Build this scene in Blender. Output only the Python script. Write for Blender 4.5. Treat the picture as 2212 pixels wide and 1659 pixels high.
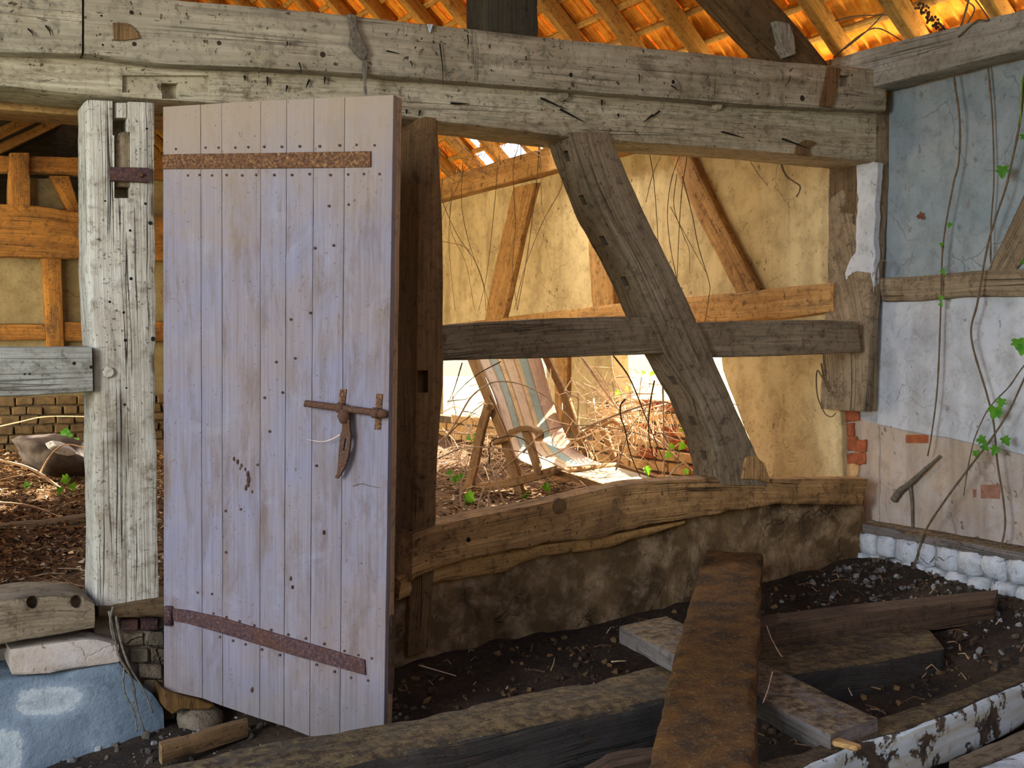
import bpy, bmesh, math, random
import numpy as np
from mathutils import Vector, Matrix, noise

random.seed(7)
for o in list(bpy.data.objects):
    bpy.data.objects.remove(o)
scene = bpy.context.scene
COL = scene.collection

# ------------------------------------------------------------------ camera, world, lights, exposure
FPX, CX, CY, HY = 2500.0, 1106.0, 829.5, 760.0           # focal length and horizon of a 2212 x 1659 frame
YAW = math.atan(1400 / FPX)
PIT = math.atan((CY - HY) / FPX)
CAM = Vector((-4.7258, -4.4595, 1.4))
FW = Vector((math.sin(YAW) * math.cos(PIT), math.cos(YAW) * math.cos(PIT), -math.sin(PIT)))
RT = Vector((math.cos(YAW), -math.sin(YAW), 0))
UP = RT.cross(FW)
cd = bpy.data.cameras.new('camera')
cam = bpy.data.objects.new('camera', cd)
COL.objects.link(cam)
cd.sensor_width = 36.0
cd.lens = 36.0 * FPX / 2212.0
cd.clip_start, cd.clip_end = 0.05, 500
cam.matrix_world = Matrix(((RT.x, UP.x, -FW.x, CAM.x), (RT.y, UP.y, -FW.y, CAM.y), (RT.z, UP.z, -FW.z, CAM.z), (0, 0, 0, 1)))
scene.camera = cam

w = bpy.data.worlds.new('sky'); scene.world = w
w.use_nodes = True
wn = w.node_tree
sky = wn.nodes.new('ShaderNodeTexSky')
sky.sky_type = 'NISHITA'
sky.sun_disc = False
sky.sun_elevation = math.radians(52)
sky.sun_rotation = math.radians(70)
sky.air_density = 1.0
sky.dust_density = 2.0
sky.ozone_density = 1.0
bg = wn.nodes['Background']
wn.links.new(sky.outputs[0], bg.inputs[0])
bg.inputs[1].default_value = 0.27


def lamp(name, kind, loc, aim, energy, color, size=None, size_y=None, angle=None, spread=None):
    ld = bpy.data.lights.new(name, kind)
    ld.energy = energy
    ld.color = color
    if size:
        ld.shape = 'RECTANGLE'
        ld.size, ld.size_y = size, size_y or size
    if spread:
        ld.spread = math.radians(spread)
    if angle:
        ld.angle = angle
    o = bpy.data.objects.new(name, ld)
    COL.objects.link(o)
    o.location = loc
    o.rotation_euler = (Vector(aim) - Vector(loc)).to_track_quat('-Z', 'Y').to_euler()
    return o


lamp('sun', 'SUN', (10, 4.6, 7.4), (0, 2.0, 0.7), 21.0, (1.0, 0.88, 0.68), angle=0.01)
# daylight from the sunlit yard through the open side of the rear bay
lamp('yard_daylight', 'AREA', (-5.5, 3.9, 1.9), (0, 4.3, 1.7), 92, (1.0, 0.78, 0.46), 3.2, 2.4, spread=130)
# added lamp brightening the deck chair, beside a made-up gap in the tiles
lamp('chair_fill', 'AREA', (-0.50, 3.15, 3.55), (-1.15, 1.3, 0.4), 30, (1.0, 0.93, 0.80), 0.5, 0.5, spread=110)
lamp('rafter_fill', 'AREA', (-5.4, 8.9, 1.6), (-2.4, 9.6, 4.2), 40, (1.0, 0.72, 0.40), 3.0, 2.0)  # added warm lamp that lights the far rafters from below
# added fill lamp that brightens the tiles by the right eaves
lamp('eaves_fill', 'AREA', (0.32, 0.8, 2.70), (-0.22, 0.8, 3.35), 85, (1.0, 0.84, 0.5), 5.5, 0.12)
# cool skylight through the open left side of the near bay
lamp('doorway_daylight', 'AREA', (-8.2, -3.4, 2.2), (-2.2, -0.4, 1.3), 165, (0.88, 0.93, 1.0), 1.5, 2.2)

scene.view_settings.view_transform = 'Standard'
scene.view_settings.look = 'None'
scene.view_settings.exposure = 1.0
scene.view_settings.gamma = 1.0
scene.view_settings.use_curve_mapping = False
cy = scene.cycles
cy.use_denoising = True
cy.max_bounces = 8
cy.diffuse_bounces = 5
cy.glossy_bounces = 2
cy.sample_clamp_indirect = 6.0


# ------------------------------------------------------------------ pixel rays onto planes of the place
def ray(px, py):
    return FW + RT * ((px - CX) / FPX) + UP * ((CY - py) / FPX)


def hitn(px, py, n, p0):
    d = ray(px, py)
    n = Vector(n)
    return CAM + d * ((Vector(p0) - CAM).dot(n) / d.dot(n))


def hY(c): return lambda x, y: hitn(x, y, (0, 1, 0), (0, c, 0))
def hX(c): return lambda x, y: hitn(x, y, (1, 0, 0), (c, 0, 0))
def hZ(c): return lambda x, y: hitn(x, y, (0, 0, 1), (0, 0, c))


def hPl(p0, n): return lambda x, y: hitn(x, y, n, p0)


# ------------------------------------------------------------------ tags
def tag(o, label, cat=None, group=None, kind=None):
    if label: o['label'] = label
    if cat: o['category'] = cat
    if group: o['group'] = group
    if kind: o['kind'] = kind
    return o


def empty(name, label=None, cat=None, group=None, kind=None, loc=(0, 0, 0)):
    o = bpy.data.objects.new(name, None)
    COL.objects.link(o)
    o.location = loc
    o.empty_display_size = 0.1
    bpy.context.view_layer.update()
    return tag(o, label, cat, group, kind)


def link(name, me, mat, parent=None):
    if mat is not None:
        me.materials.clear()
        for m in (mat if isinstance(mat, (list, tuple)) else [mat]):
            me.materials.append(m)
    o = bpy.data.objects.new(name, me)
    COL.objects.link(o)
    if parent is not None:
        o.parent = parent
        if parent.location.length > 0:
            o.matrix_parent_inverse = Matrix.Translation(-parent.location)
    return o


def from_bm(name, bm, mat, parent=None, smooth=False, recalc=True):
    if recalc:
        bmesh.ops.recalc_face_normals(bm, faces=bm.faces)
    me = bpy.data.meshes.new(name)
    bm.to_mesh(me)
    bm.free()
    if smooth:
        for p in me.polygons: p.use_smooth = True
    return link(name, me, mat, parent)


# ------------------------------------------------------------------ materials
def lin(c):
    return tuple(((v / 255.0) / 12.92 if v / 255.0 <= 0.04045 else ((v / 255.0 + 0.055) / 1.055) ** 2.4) for v in c) + (1.0,)


class G:
    """a small node-graph writer"""
    def __init__(s, name, rough=0.85):
        s.m = bpy.data.materials.new(name)
        s.m.use_nodes = True
        s.t = s.m.node_tree
        s.b = s.t.nodes['Principled BSDF']
        s.b.inputs['Roughness'].default_value = rough
        if 'Specular IOR Level' in s.b.inputs: s.b.inputs['Specular IOR Level'].default_value = 0.25

    def n(s, typ, **kw):
        x = s.t.nodes.new(typ)
        for k, v in kw.items(): setattr(x, k, v)
        return x

    def put(s, sock, v):
        if isinstance(v, bpy.types.NodeSocket): s.t.links.new(v, sock)
        elif v is not None: sock.default_value = v

    def uv(s): return s.n('ShaderNodeUVMap').outputs[0]
    def pos(s): return s.n('ShaderNodeNewGeometry').outputs['Position']
    def island(s): return s.n('ShaderNodeNewGeometry').outputs['Random Per Island']
    def rnd(s): return s.n('ShaderNodeObjectInfo').outputs['Random']

    def vmul(s, v, k, off=None):
        x = s.n('ShaderNodeVectorMath', operation='MULTIPLY')
        s.put(x.inputs[0], v); x.inputs[1].default_value = k
        out = x.outputs[0]
        if off is not None:
            y = s.n('ShaderNodeVectorMath', operation='ADD')
            s.put(y.inputs[0], out); s.put(y.inputs[1], off)
            out = y.outputs[0]
        return out

    def noise(s, vec, scale=1.0, detail=4.0, rough=0.55, dist=0.0):
        x = s.n('ShaderNodeTexNoise')
        s.put(x.inputs['Vector'], vec)
        x.inputs['Scale'].default_value = scale
        x.inputs['Detail'].default_value = detail
        x.inputs['Roughness'].default_value = rough
        x.inputs['Distortion'].default_value = dist
        return x.outputs[0]

    def vor(s, vec, scale, feature='DISTANCE_TO_EDGE'):
        x = s.n('ShaderNodeTexVoronoi', feature=feature)
        s.put(x.inputs['Vector'], vec)
        x.inputs['Scale'].default_value = scale
        return x.outputs[0]

    def rng(s, v, a, b, c=0.0, d=1.0):
        x = s.n('ShaderNodeMapRange')
        x.clamp = True
        s.put(x.inputs[0], v)
        for i, q in enumerate((a, b, c, d)): x.inputs[1 + i].default_value = q
        return x.outputs[0]

    def m_(s, op, a, b=None):
        x = s.n('ShaderNodeMath', operation=op)
        s.put(x.inputs[0], a)
        if b is not None: s.put(x.inputs[1], b)
        return x.outputs[0]

    def mix(s, f, a, b, mode='MIX'):
        x = s.n('ShaderNodeMix', data_type='RGBA', blend_type=mode)
        s.put(x.inputs[0], f); s.put(x.inputs[6], a); s.put(x.inputs[7], b)
        return x.outputs[2]

    def bump(s, h, strength=0.5, dist=0.01):
        x = s.n('ShaderNodeBump')
        x.inputs['Strength'].default_value = strength
        x.inputs['Distance'].default_value = dist
        s.put(x.inputs['Height'], h)
        s.t.links.new(x.outputs[0], s.b.inputs['Normal'])

    def out(s, col):
        s.put(s.b.inputs['Base Color'], col)
        return s.m


def wood(name, c1, c2, c3, dark, crack=0.6, flake=0.0, speck=0.5, stain=0.5, bump=0.6, gs=1.0, moss=None, drip=0.0, dust=None):
    g = G(name)
    r = g.rnd()
    cmb = g.n('ShaderNodeCombineXYZ')
    for i, k in enumerate((37.0, 11.0, 5.0)): g.put(cmb.inputs[i], g.m_('MULTIPLY', r, k))
    off = cmb.outputs[0]
    uv = g.uv()
    grain = g.noise(g.vmul(uv, (3.0 * gs, 95.0 * gs, 1), off), 1, 6, 0.65)
    streak = g.noise(g.vmul(uv, (1.3, 11.0, 1), off), 1, 5, 0.6, 0.6)
    pos = g.pos()
    blot = g.noise(pos, 3.2, 6, 0.62, 0.4)
    blot2 = g.noise(pos, 9.0, 5, 0.6)
    col = g.mix(g.rng(streak, 0.36, 0.64), lin(c1), lin(c2))
    col = g.mix(g.rng(blot, 0.45, 0.68, 0, stain), col, lin(c3))
    col = g.mix(g.rng(grain, 0.3, 0.7, 0.65, 0.0), col, lin(dark), 'MIX')
    if flake:
        fl = g.noise(g.vmul(uv, (11, 75, 1), off), 1, 5, 0.7, 0.35)
        fm = g.m_('MULTIPLY', g.rng(fl, 0.52, 0.60), g.rng(blot, 0.40, 0.58, 0.1, 1.0))
        col = g.mix(g.m_('MULTIPLY', fm, flake), col, lin((104, 88, 66)))
    md = g.noise(pos, 23, 5, 0.72, 0.3)                     # grime in mid sized smudges
    col = g.mix(g.m_('MULTIPLY', g.rng(md, 0.50, 0.66), g.rng(blot, 0.36, 0.6, 0.35, 0.9)), col, lin(dark))
    big = g.noise(g.vmul(uv, (2.2, 6.0, 1), off), 1, 5, 0.65, 0.5)
    col = g.mix(g.rng(big, 0.60, 0.70, 0, stain * 0.8), col, lin((74, 56, 38)))
    sn = g.noise(pos, 34, 2, 0.5)                           # knots, peg stains and bits of dirt
    sq = g.m_('MULTIPLY', g.rng(sn, 0.675, 0.70), g.rng(blot2, 0.35, 0.5))
    col = g.mix(g.m_('MULTIPLY', sq, speck * 0.9), col, lin((58, 42, 26)))
    sc_ = g.noise(g.vmul(pos, (10, 10, 60)), 1, 2, 0.5, 0.3)
    col = g.mix(g.m_('MULTIPLY', g.rng(sc_, 0.70, 0.73), speck * 0.7), col, lin((58, 44, 28)))
    if dust:
        nz_ = g.n('ShaderNodeSeparateXYZ'); g.put(nz_.inputs[0], g.n('ShaderNodeNewGeometry').outputs['True Normal'])
        du = g.m_('MULTIPLY', g.rng(nz_.outputs[2], 0.35, 0.8), g.rng(g.noise(pos, 11, 6, 0.75), 0.34, 0.52, 0.25, 1.0))
        dc = g.mix(g.rng(g.noise(pos, 26, 7, 0.8), 0.42, 0.58), lin(dust), lin((58, 42, 22)))
        dc = g.mix(g.rng(g.noise(pos, 95, 3, 0.7), 0.64, 0.70), dc, lin((168, 156, 138)))
        col = g.mix(du, col, dc)
    if drip:
        dr = g.noise(g.vmul(pos, (34, 34, 1.6)), 1, 4, 0.6, 0.2)
        dm = g.m_('MULTIPLY', g.rng(dr, 0.60, 0.68), g.rng(g.noise(pos, 1.7, 3), 0.48, 0.62))
        col = g.mix(g.m_('MULTIPLY', dm, drip), col, lin((56, 46, 36)))
        dw = g.m_('MULTIPLY', g.rng(dr, 0.36, 0.30), g.rng(g.noise(pos, 1.9, 3), 0.52, 0.62))
        col = g.mix(g.m_('MULTIPLY', dw, 0.5 * drip), col, lin((190, 184, 170)))
    if moss:
        mm = g.m_('MULTIPLY', g.rng(blot2, 0.5, 0.7), g.rng(blot, 0.42, 0.62))
        col = g.mix(g.m_('MULTIPLY', mm, 0.8), col, lin(moss))
    cn = g.noise(g.vmul(uv, (0.55, 30.0, 1), off), 1, 2, 0.45, 0.25)
    ca = g.m_('ABSOLUTE', g.m_('SUBTRACT', cn, 0.5))
    cl = g.rng(ca, 0.0, 0.022, 1.0, 0.0)
    cl = g.m_('MULTIPLY', cl, g.rng(g.noise(g.vmul(uv, (1.1, 7.0, 1), off), 1.7, 3), 0.50, 0.62))
    col = g.mix(g.m_('MULTIPLY', cl, crack), col, lin((38, 28, 18)))
    sp = g.noise(pos, 70, 3, 0.6)
    sm = g.m_('MULTIPLY', g.rng(sp, 0.63, 0.70), g.rng(blot2, 0.40, 0.60))
    col = g.mix(g.m_('MULTIPLY', sm, speck), col, lin((48, 36, 24)))
    h = g.m_('ADD', g.m_('MULTIPLY', grain, 0.5), g.m_('MULTIPLY', streak, 0.7))
    h = g.m_('SUBTRACT', h, g.m_('MULTIPLY', cl, 0.9 * crack))
    h = g.m_('SUBTRACT', h, g.m_('MULTIPLY', sm, 0.5))
    g.bump(h, bump, 0.012)
    return g.out(col)


def plaster(name, c1, c2, c3, dark, crack=0.7, speck=0.4, scale=1.0, bump=0.5, streak=0.3, peel=None, rings=()):
    g = G(name, 0.92)
    p = g.pos()
    a = g.noise(p, 1.9 * scale, 6, 0.6, 0.5)
    b = g.noise(p, 6.5 * scale, 6, 0.65, 0.3)
    c = g.noise(p, 60, 4, 0.7)
    st = g.noise(g.vmul(p, (6, 6, 0.9)), 1, 4, 0.6, 0.3)
    col = g.mix(g.rng(a, 0.36, 0.62), lin(c1), lin(c2))
    col = g.mix(g.rng(b, 0.46, 0.70, 0, 0.8), col, lin(c3))
    col = g.mix(g.rng(st, 0.50, 0.74, 0, streak), col, lin(dark))
    if peel:
        pm = g.rng(g.noise(p, 3.3, 7, 0.62, 0.2), 0.585, 0.60)
        col = g.mix(pm, col, lin(peel))
    for (c0, rx, rz) in rings:                              # lime bloom: a chalky ring of efflorescence
        dv_ = g.vmul(p, (1 / rx, 0, 1 / rz), (-c0[0] / rx, 0, -c0[2] / rz))
        ln_ = g.n('ShaderNodeVectorMath', operation='LENGTH'); g.put(ln_.inputs[0], dv_)
        rr = g.m_('ADD', ln_.outputs['Value'], g.m_('MULTIPLY', g.m_('SUBTRACT', b, 0.5), 2.2))
        col = g.mix(g.rng(rr, 1.35, 0.95, 0, 0.45), col, lin((150, 160, 166)))
        col = g.mix(g.rng(rr, 0.92, 0.80, 0, 0.75), col, lin((176, 178, 174)))
        col = g.mix(g.rng(rr, 0.55, 0.40, 0, 0.5), col, lin((140, 148, 148)))
    wv = g.n('ShaderNodeTexVoronoi', feature='DISTANCE_TO_EDGE')
    nz = g.n('ShaderNodeTexNoise'); g.put(nz.inputs['Vector'], p); nz.inputs['Scale'].default_value = 7.0; nz.inputs['Detail'].default_value = 4
    wp = g.n('ShaderNodeVectorMath', operation='SCALE'); g.put(wp.inputs[0], nz.outputs[1]); wp.inputs[3].default_value = 0.16
    wa = g.n('ShaderNodeVectorMath', operation='ADD'); g.put(wa.inputs[0], p); g.put(wa.inputs[1], wp.outputs[0])
    g.put(wv.inputs['Vector'], wa.outputs[0]); wv.inputs['Scale'].default_value = 2.4
    cl = g.m_('MULTIPLY', g.rng(wv.outputs[0], 0.0, 0.012, 1, 0), g.rng(a, 0.50, 0.58))
    col = g.mix(g.m_('MULTIPLY', cl, crack), col, lin(dark))
    sm = g.m_('MULTIPLY', g.rng(c, 0.60, 0.70), g.rng(b, 0.42, 0.62))
    col = g.mix(g.m_('MULTIPLY', sm, speck), col, lin(dark))
    sn = g.noise(g.vmul(p, (30, 30, 22)), 1, 2, 0.5, 0.4)
    col = g.mix(g.m_('MULTIPLY', g.m_('MULTIPLY', g.rng(sn, 0.68, 0.70), g.rng(a, 0.44, 0.52)), speck), col, lin((86, 62, 44)))
    mdn = g.noise(p, 16, 6, 0.75, 0.4)
    col = g.mix(g.rng(mdn, 0.52, 0.72, 0, 0.55), col, lin(dark))
    h = g.m_('ADD', g.m_('MULTIPLY', b, 0.9), g.m_('MULTIPLY', c, 0.35))
    h = g.m_('SUBTRACT', h, g.m_('MULTIPLY', cl, 0.6))
    g.bump(h, bump, 0.016)
    return g.out(col)


def plain(name, c, c2=None, rough=0.85, scale=20, bump=0.3, isl=0.0, metal=0.0):
    g = G(name, rough)
    p = g.pos()
    a = g.noise(p, scale, 5, 0.65)
    col = g.mix(g.rng(a, 0.35, 0.65), lin(c), lin(c2 or c))
    if isl:
        col = g.mix(g.rng(g.island(), 0, 1, 0, isl), col, lin(c2 or c))
        col = g.mix(1.0, col, g.n_color(g.island(), isl) if False else col)
    g.b.inputs['Metallic'].default_value = metal
    g.bump(a, bump, 0.006)
    return g.out(col)


def islands(name, cols, rough=0.9):
    """one colour per loose piece (leaf litter, chips of stone)"""
    g = G(name, rough)
    rp = g.n('ShaderNodeValToRGB')
    rp.color_ramp.interpolation = 'CONSTANT'
    e = rp.color_ramp.elements
    for i, c in enumerate(cols):
        q = e[i] if i < 2 else e.new(i / len(cols))
        q.position = i / len(cols)
        q.color = lin(c)
    g.put(rp.inputs[0], g.island())
    a = g.noise(g.pos(), 45, 4)
    return g.out(g.mix(g.rng(a, 0.3, 0.7, 0.0, 0.45), rp.outputs[0], lin((40, 30, 20))))


M = {}
M['tie'] = wood('weathered_oak', (190, 176, 150), (166, 152, 128), (140, 124, 96), (92, 86, 70), crack=0.6, speck=1.0, stain=0.8, bump=0.5, gs=0.5, drip=0.8)
M['low'] = wood('flaking_limewashed_oak', (206, 192, 162), (180, 165, 134), (140, 126, 98), (104, 92, 70), crack=0.6, flake=0.75, speck=0.9, bump=0.8, drip=0.3)
M['post'] = wood('pale_split_oak', (216, 208, 190), (192, 182, 164), (164, 148, 124), (128, 114, 94), crack=1.0, speck=0.7, stain=0.6, bump=1.0)
M['rail'] = wood('pale_limewashed_rail', (180, 176, 164), (154, 148, 134), (122, 114, 96), (104, 98, 84), crack=0.7, flake=0.3, bump=0.6)
M['grey'] = wood('grey_oak', (164, 144, 116), (138, 118, 92), (112, 94, 70), (68, 56, 40), crack=0.9, speck=0.6, stain=0.6, bump=0.8)
M['dark'] = wood('dark_brown_oak', (124, 100, 68), (100, 78, 50), (76, 58, 38), (50, 38, 24), crack=0.8, speck=0.6, bump=0.7)
M['sill'] = wood('warm_lit_brown_oak', (214, 166, 106), (182, 138, 84), (118, 88, 54), (84, 60, 36), crack=1.0, speck=0.8, stain=0.8, bump=1.0)  # tan lightened to stand in for warm light on the sill
M['ochre'] = wood('ochre_oak', (204, 160, 98), (178, 132, 74), (140, 102, 58), (96, 68, 38), crack=0.8, speck=0.7, stain=0.5, bump=0.5)  # warm tone carries part of the rear bay's yellow light
M['ochrerot'] = wood('ochre_decayed_oak', (160, 112, 48), (130, 88, 36), (98, 68, 32), (64, 44, 22), crack=0.6, speck=0.9, stain=0.8, bump=0.9)
M['king'] = wood('dark_king_post_oak', (78, 70, 54), (60, 54, 42), (48, 42, 32), (32, 28, 20), crack=0.8, bump=0.6)
M['rafter'] = wood('brown_softwood', (206, 160, 82), (180, 134, 62), (140, 104, 56), (104, 74, 38), crack=0.4, speck=0.6, bump=0.4)
M['rubble_wood'] = wood('dirty_shaded_timber', (72, 66, 60), (56, 52, 48), (64, 52, 40), (38, 32, 26), crack=0.6, speck=0.9, stain=0.8, bump=1.0, dust=(112, 92, 58))  # base darkened to carry the shade on the sides; dust lies on top
M['bleached'] = wood('bleached_plank', (138, 128, 122), (116, 106, 98), (98, 86, 74), (72, 62, 52), crack=0.5, bump=0.8, dust=(126, 104, 74))
M['jamb'] = wood('shade_toned_oak', (150, 114, 72), (122, 92, 56), (92, 68, 42), (58, 42, 26), crack=0.8, speck=0.6, bump=0.7)  # brown tone carrying the door's shade and warm light on the jamb
M['edge'] = wood('warm_lit_door_edge', (196, 160, 124), (176, 138, 104), (150, 116, 86), (110, 82, 58), crack=0.3, speck=0.5, bump=0.4)  # lightened colour stands in for warm light on the door's free edge
M['brownplank'] = wood('brown_plank', (112, 88, 66), (92, 70, 52), (74, 56, 42), (50, 38, 28), crack=0.7, bump=0.7)
M['chair_wood'] = wood('sun_bleached_chair_wood', (186, 150, 108), (162, 124, 82), (136, 102, 66), (104, 76, 46), crack=0.3, speck=0.3, bump=0.25)

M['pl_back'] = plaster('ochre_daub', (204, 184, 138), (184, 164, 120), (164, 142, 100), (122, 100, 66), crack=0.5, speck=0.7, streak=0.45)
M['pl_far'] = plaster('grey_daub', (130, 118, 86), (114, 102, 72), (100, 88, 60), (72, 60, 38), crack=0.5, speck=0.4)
M['pl_blue'] = plaster('blue_limewash', (128, 142, 150), (146, 152, 152), (114, 126, 128), (90, 92, 86), crack=0.4, speck=0.4, streak=0.4)
M['pl_white'] = plaster('white_limewash', (196, 196, 198), (176, 180, 186), (158, 158, 158), (128, 120, 108), crack=0.5, speck=0.6, streak=0.3)
M['pl_pink'] = plaster('pinkish_render', (184, 164, 142), (170, 154, 140), (186, 178, 174), (136, 116, 94), crack=0.5, speck=0.7, streak=0.7)
M['pl_plinth'] = plaster('stained_render', (122, 96, 62), (70, 52, 30), (176, 146, 110), (48, 34, 20), crack=0.5, speck=0.7, scale=1.3, streak=0.4, bump=0.8)  # stains, over a warm brown base that stands in for warm light
M['pl_blueplinth'] = plaster('blue_grey_render', (108, 118, 126), (88, 100, 110), (128, 138, 144), (64, 70, 76), crack=0.8, speck=0.6, bump=0.8, rings=((hY(-.06)(112, 1515), .135, .062), (hY(-.06)(2, 1620), .07, .085)))
M['stonewash'] = plaster('whitewashed_stone', (206, 208, 210), (186, 190, 194), (160, 156, 150), (120, 108, 94), crack=0.3, speck=0.5, scale=2, bump=1.0)
M['mortar'] = plaster('crumbling_mortar', (120, 104, 84), (98, 84, 66), (140, 124, 104), (60, 48, 36), crack=0.3, speck=0.9, scale=2.2, bump=1.4)
M['brick'] = plain('red_brick', (168, 92, 54), (126, 72, 46), scale=26, bump=0.8)
M['brick_pink'] = plain('dusty_brick', (158, 112, 90), (130, 90, 72), scale=26, bump=0.8)
M['brick_pale'] = plain('pale_brick', (204, 166, 112), (176, 138, 90), scale=22, bump=0.8)
M['block'] = plain('pale_stone_block', (104, 86, 58), (70, 56, 36), scale=16, bump=1.0)
M['tile'] = plain('terracotta', (240, 166, 56), (204, 122, 34), scale=14, bump=0.3)
M['stone'] = plain('grey_stone', (140, 134, 124), (98, 92, 84), scale=24, bump=1.0)
M['vine'] = plain('dry_vine', (112, 94, 72), (84, 68, 50), scale=40, bump=0.6)
M['bramble'] = plain('pale_dry_bramble', (238, 214, 184), (196, 158, 116), scale=30, bump=0.4)
M['greenstem'] = plain('green_stem', (120, 150, 50), (96, 124, 40), scale=30, bump=0.2)
M['rusty_dark'] = plain('dark_rust', (88, 62, 46), (58, 40, 32), scale=60, bump=0.8)
M['cobweb'] = plain('dusty_web', (118, 108, 94), (84, 74, 62), scale=60, bump=0.8)
M['sack'] = plain('dusty_dark_cloth', (92, 84, 80), (64, 58, 58), scale=18, bump=0.7)
M['peg'] = plain('peg_end', (62, 48, 34), (40, 30, 20), scale=50, bump=0.4)
M['hole'] = plain('black_hole', (26, 20, 14), (18, 14, 10), scale=50, bump=0.4)
M['litter'] = islands('leaf_litter', [(150, 110, 66), (112, 78, 46), (92, 62, 38), (190, 156, 108), (74, 50, 32), (136, 96, 54), (206, 178, 136), (88, 66, 46), (60, 42, 28), (120, 88, 56), (216, 200, 170)])
M['twigs'] = islands('twig_litter', [(176, 138, 96), (140, 104, 70), (112, 80, 52), (200, 168, 128), (96, 72, 50)])
M['crumbs'] = islands('brown_crumbs', [(84, 64, 42), (66, 50, 34), (104, 80, 50), (52, 40, 28), (74, 56, 38), (128, 96, 58)])
M['chips'] = islands('stone_chips', [(104, 100, 96), (84, 76, 66), (128, 124, 118), (66, 58, 48), (96, 82, 64), (150, 148, 144), (56, 50, 42), (74, 62, 48)])


def leaf_mat():
    g = G('ivy_leaf', 0.5)
    a = g.noise(g.pos(), 30, 3)
    col = g.mix(g.rng(a, 0.35, 0.65), lin((70, 140, 44)), lin((46, 108, 34)))
    tr = g.n('ShaderNodeBsdfTranslucent')
    g.put(tr.inputs[0], lin((150, 210, 50)))
    mx = g.n('ShaderNodeMixShader'); mx.inputs[0].default_value = 0.45
    g.t.links.new(g.b.outputs[0], mx.inputs[1]); g.t.links.new(tr.outputs[0], mx.inputs[2])
    g.t.links.new(mx.outputs[0], g.t.nodes['Material Output'].inputs[0])
    return g.out(col)


M['leaf'] = leaf_mat()
M['deadleaf'] = plain('dead_leaf', (112, 66, 44), (84, 48, 34), scale=30)


def rust_mat(name, c1, c2, c3, s=42):
    g = G(name, 0.8)
    p = g.pos()
    a = g.noise(p, s * 2.2, 5, 0.7)
    b = g.noise(p, 12, 4, 0.6)
    col = g.mix(g.rng(a, 0.42, 0.52), lin(c1), lin(c2))
    col = g.mix(g.rng(a, 0.56, 0.66, 0, 1), col, lin(c3))
    col = g.mix(g.rng(b, 0.45, 0.65, 0, 0.5), col, lin((92, 56, 32)))
    g.bump(a, 0.8, 0.006)
    return g.out(col)


M['rust'] = rust_mat('pitted_rust', (66, 44, 32), (108, 72, 44), (160, 122, 76))
M['rust2'] = rust_mat('purple_rust', (58, 42, 46), (82, 56, 52), (116, 86, 76))
M['iron'] = rust_mat('brown_iron', (72, 50, 38), (92, 64, 48), (116, 84, 64), 70)


def door_mat():
    g = G('faded_lavender_paint', 0.75)
    r = g.rnd()
    cmb = g.n('ShaderNodeCombineXYZ')
    for i, k in enumerate((37.0, 11.0, 5.0)): g.put(cmb.inputs[i], g.m_('MULTIPLY', r, k))
    uv = g.uv(); p = g.pos()
    grain = g.noise(g.vmul(uv, (2.5, 120, 1), cmb.outputs[0]), 1, 6, 0.65)
    streak = g.noise(g.vmul(uv, (1.6, 9, 1), cmb.outputs[0]), 1, 5, 0.62, 0.4)
    blot = g.noise(p, 2.6, 6, 0.62, 0.5)
    b2 = g.noise(p, 9, 5, 0.65)
    col = g.mix(g.rng(blot, 0.38, 0.64), lin((124, 119, 132)), lin((131, 117, 115)))
    col = g.mix(g.rng(streak, 0.52, 0.72, 0, 0.65), col, lin((118, 96, 80)))
    col = g.mix(g.m_('MULTIPLY', g.rng(g.noise(g.vmul(uv, (3.2, 13, 1), cmb.outputs[0]), 1, 7, 0.72, 0.4), 0.50, 0.70), 0.75), col, lin((98, 78, 62)))
    col = g.mix(g.rng(g.noise(p, 5, 6, 0.7, 0.6), 0.56, 0.72, 0, 0.5), col, lin((142, 140, 149)))
    col = g.mix(g.rng(grain, 0.32, 0.6, 0.45, 0.0), col, lin((98, 82, 80)))
    # greyer towards the foot of the boards
    sx = g.n('ShaderNodeSeparateXYZ'); g.put(sx.inputs[0], p)
    greyed = g.m_('MULTIPLY', g.rng(g.m_('ADD', sx.outputs[2], g.m_('MULTIPLY', blot, 0.35)), 0.26, 0.46, 1.0, 0.0), 0.55)
    col = g.mix(greyed, col, lin((104, 98, 92)))
    # old dust washed over the head of the door
    top = g.m_('MULTIPLY', g.rng(g.m_('ADD', sx.outputs[2], g.m_('MULTIPLY', blot, 0.5)), 2.05, 2.5, 0.0, 1.0), 0.7)
    col = g.mix(top, col, lin((150, 128, 102)))
    sp = g.noise(p, 85, 3, 0.6)
    sm = g.m_('MULTIPLY', g.rng(sp, 0.64, 0.70), g.rng(b2, 0.40, 0.55))
    col = g.mix(g.m_('MULTIPLY', sm, 0.8), col, lin((80, 58, 52)))
    g.bump(g.m_('ADD', g.m_('MULTIPLY', grain, 0.5), streak), 0.35, 0.006)
    return g.out(col)


M['door'] = door_mat()


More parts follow.
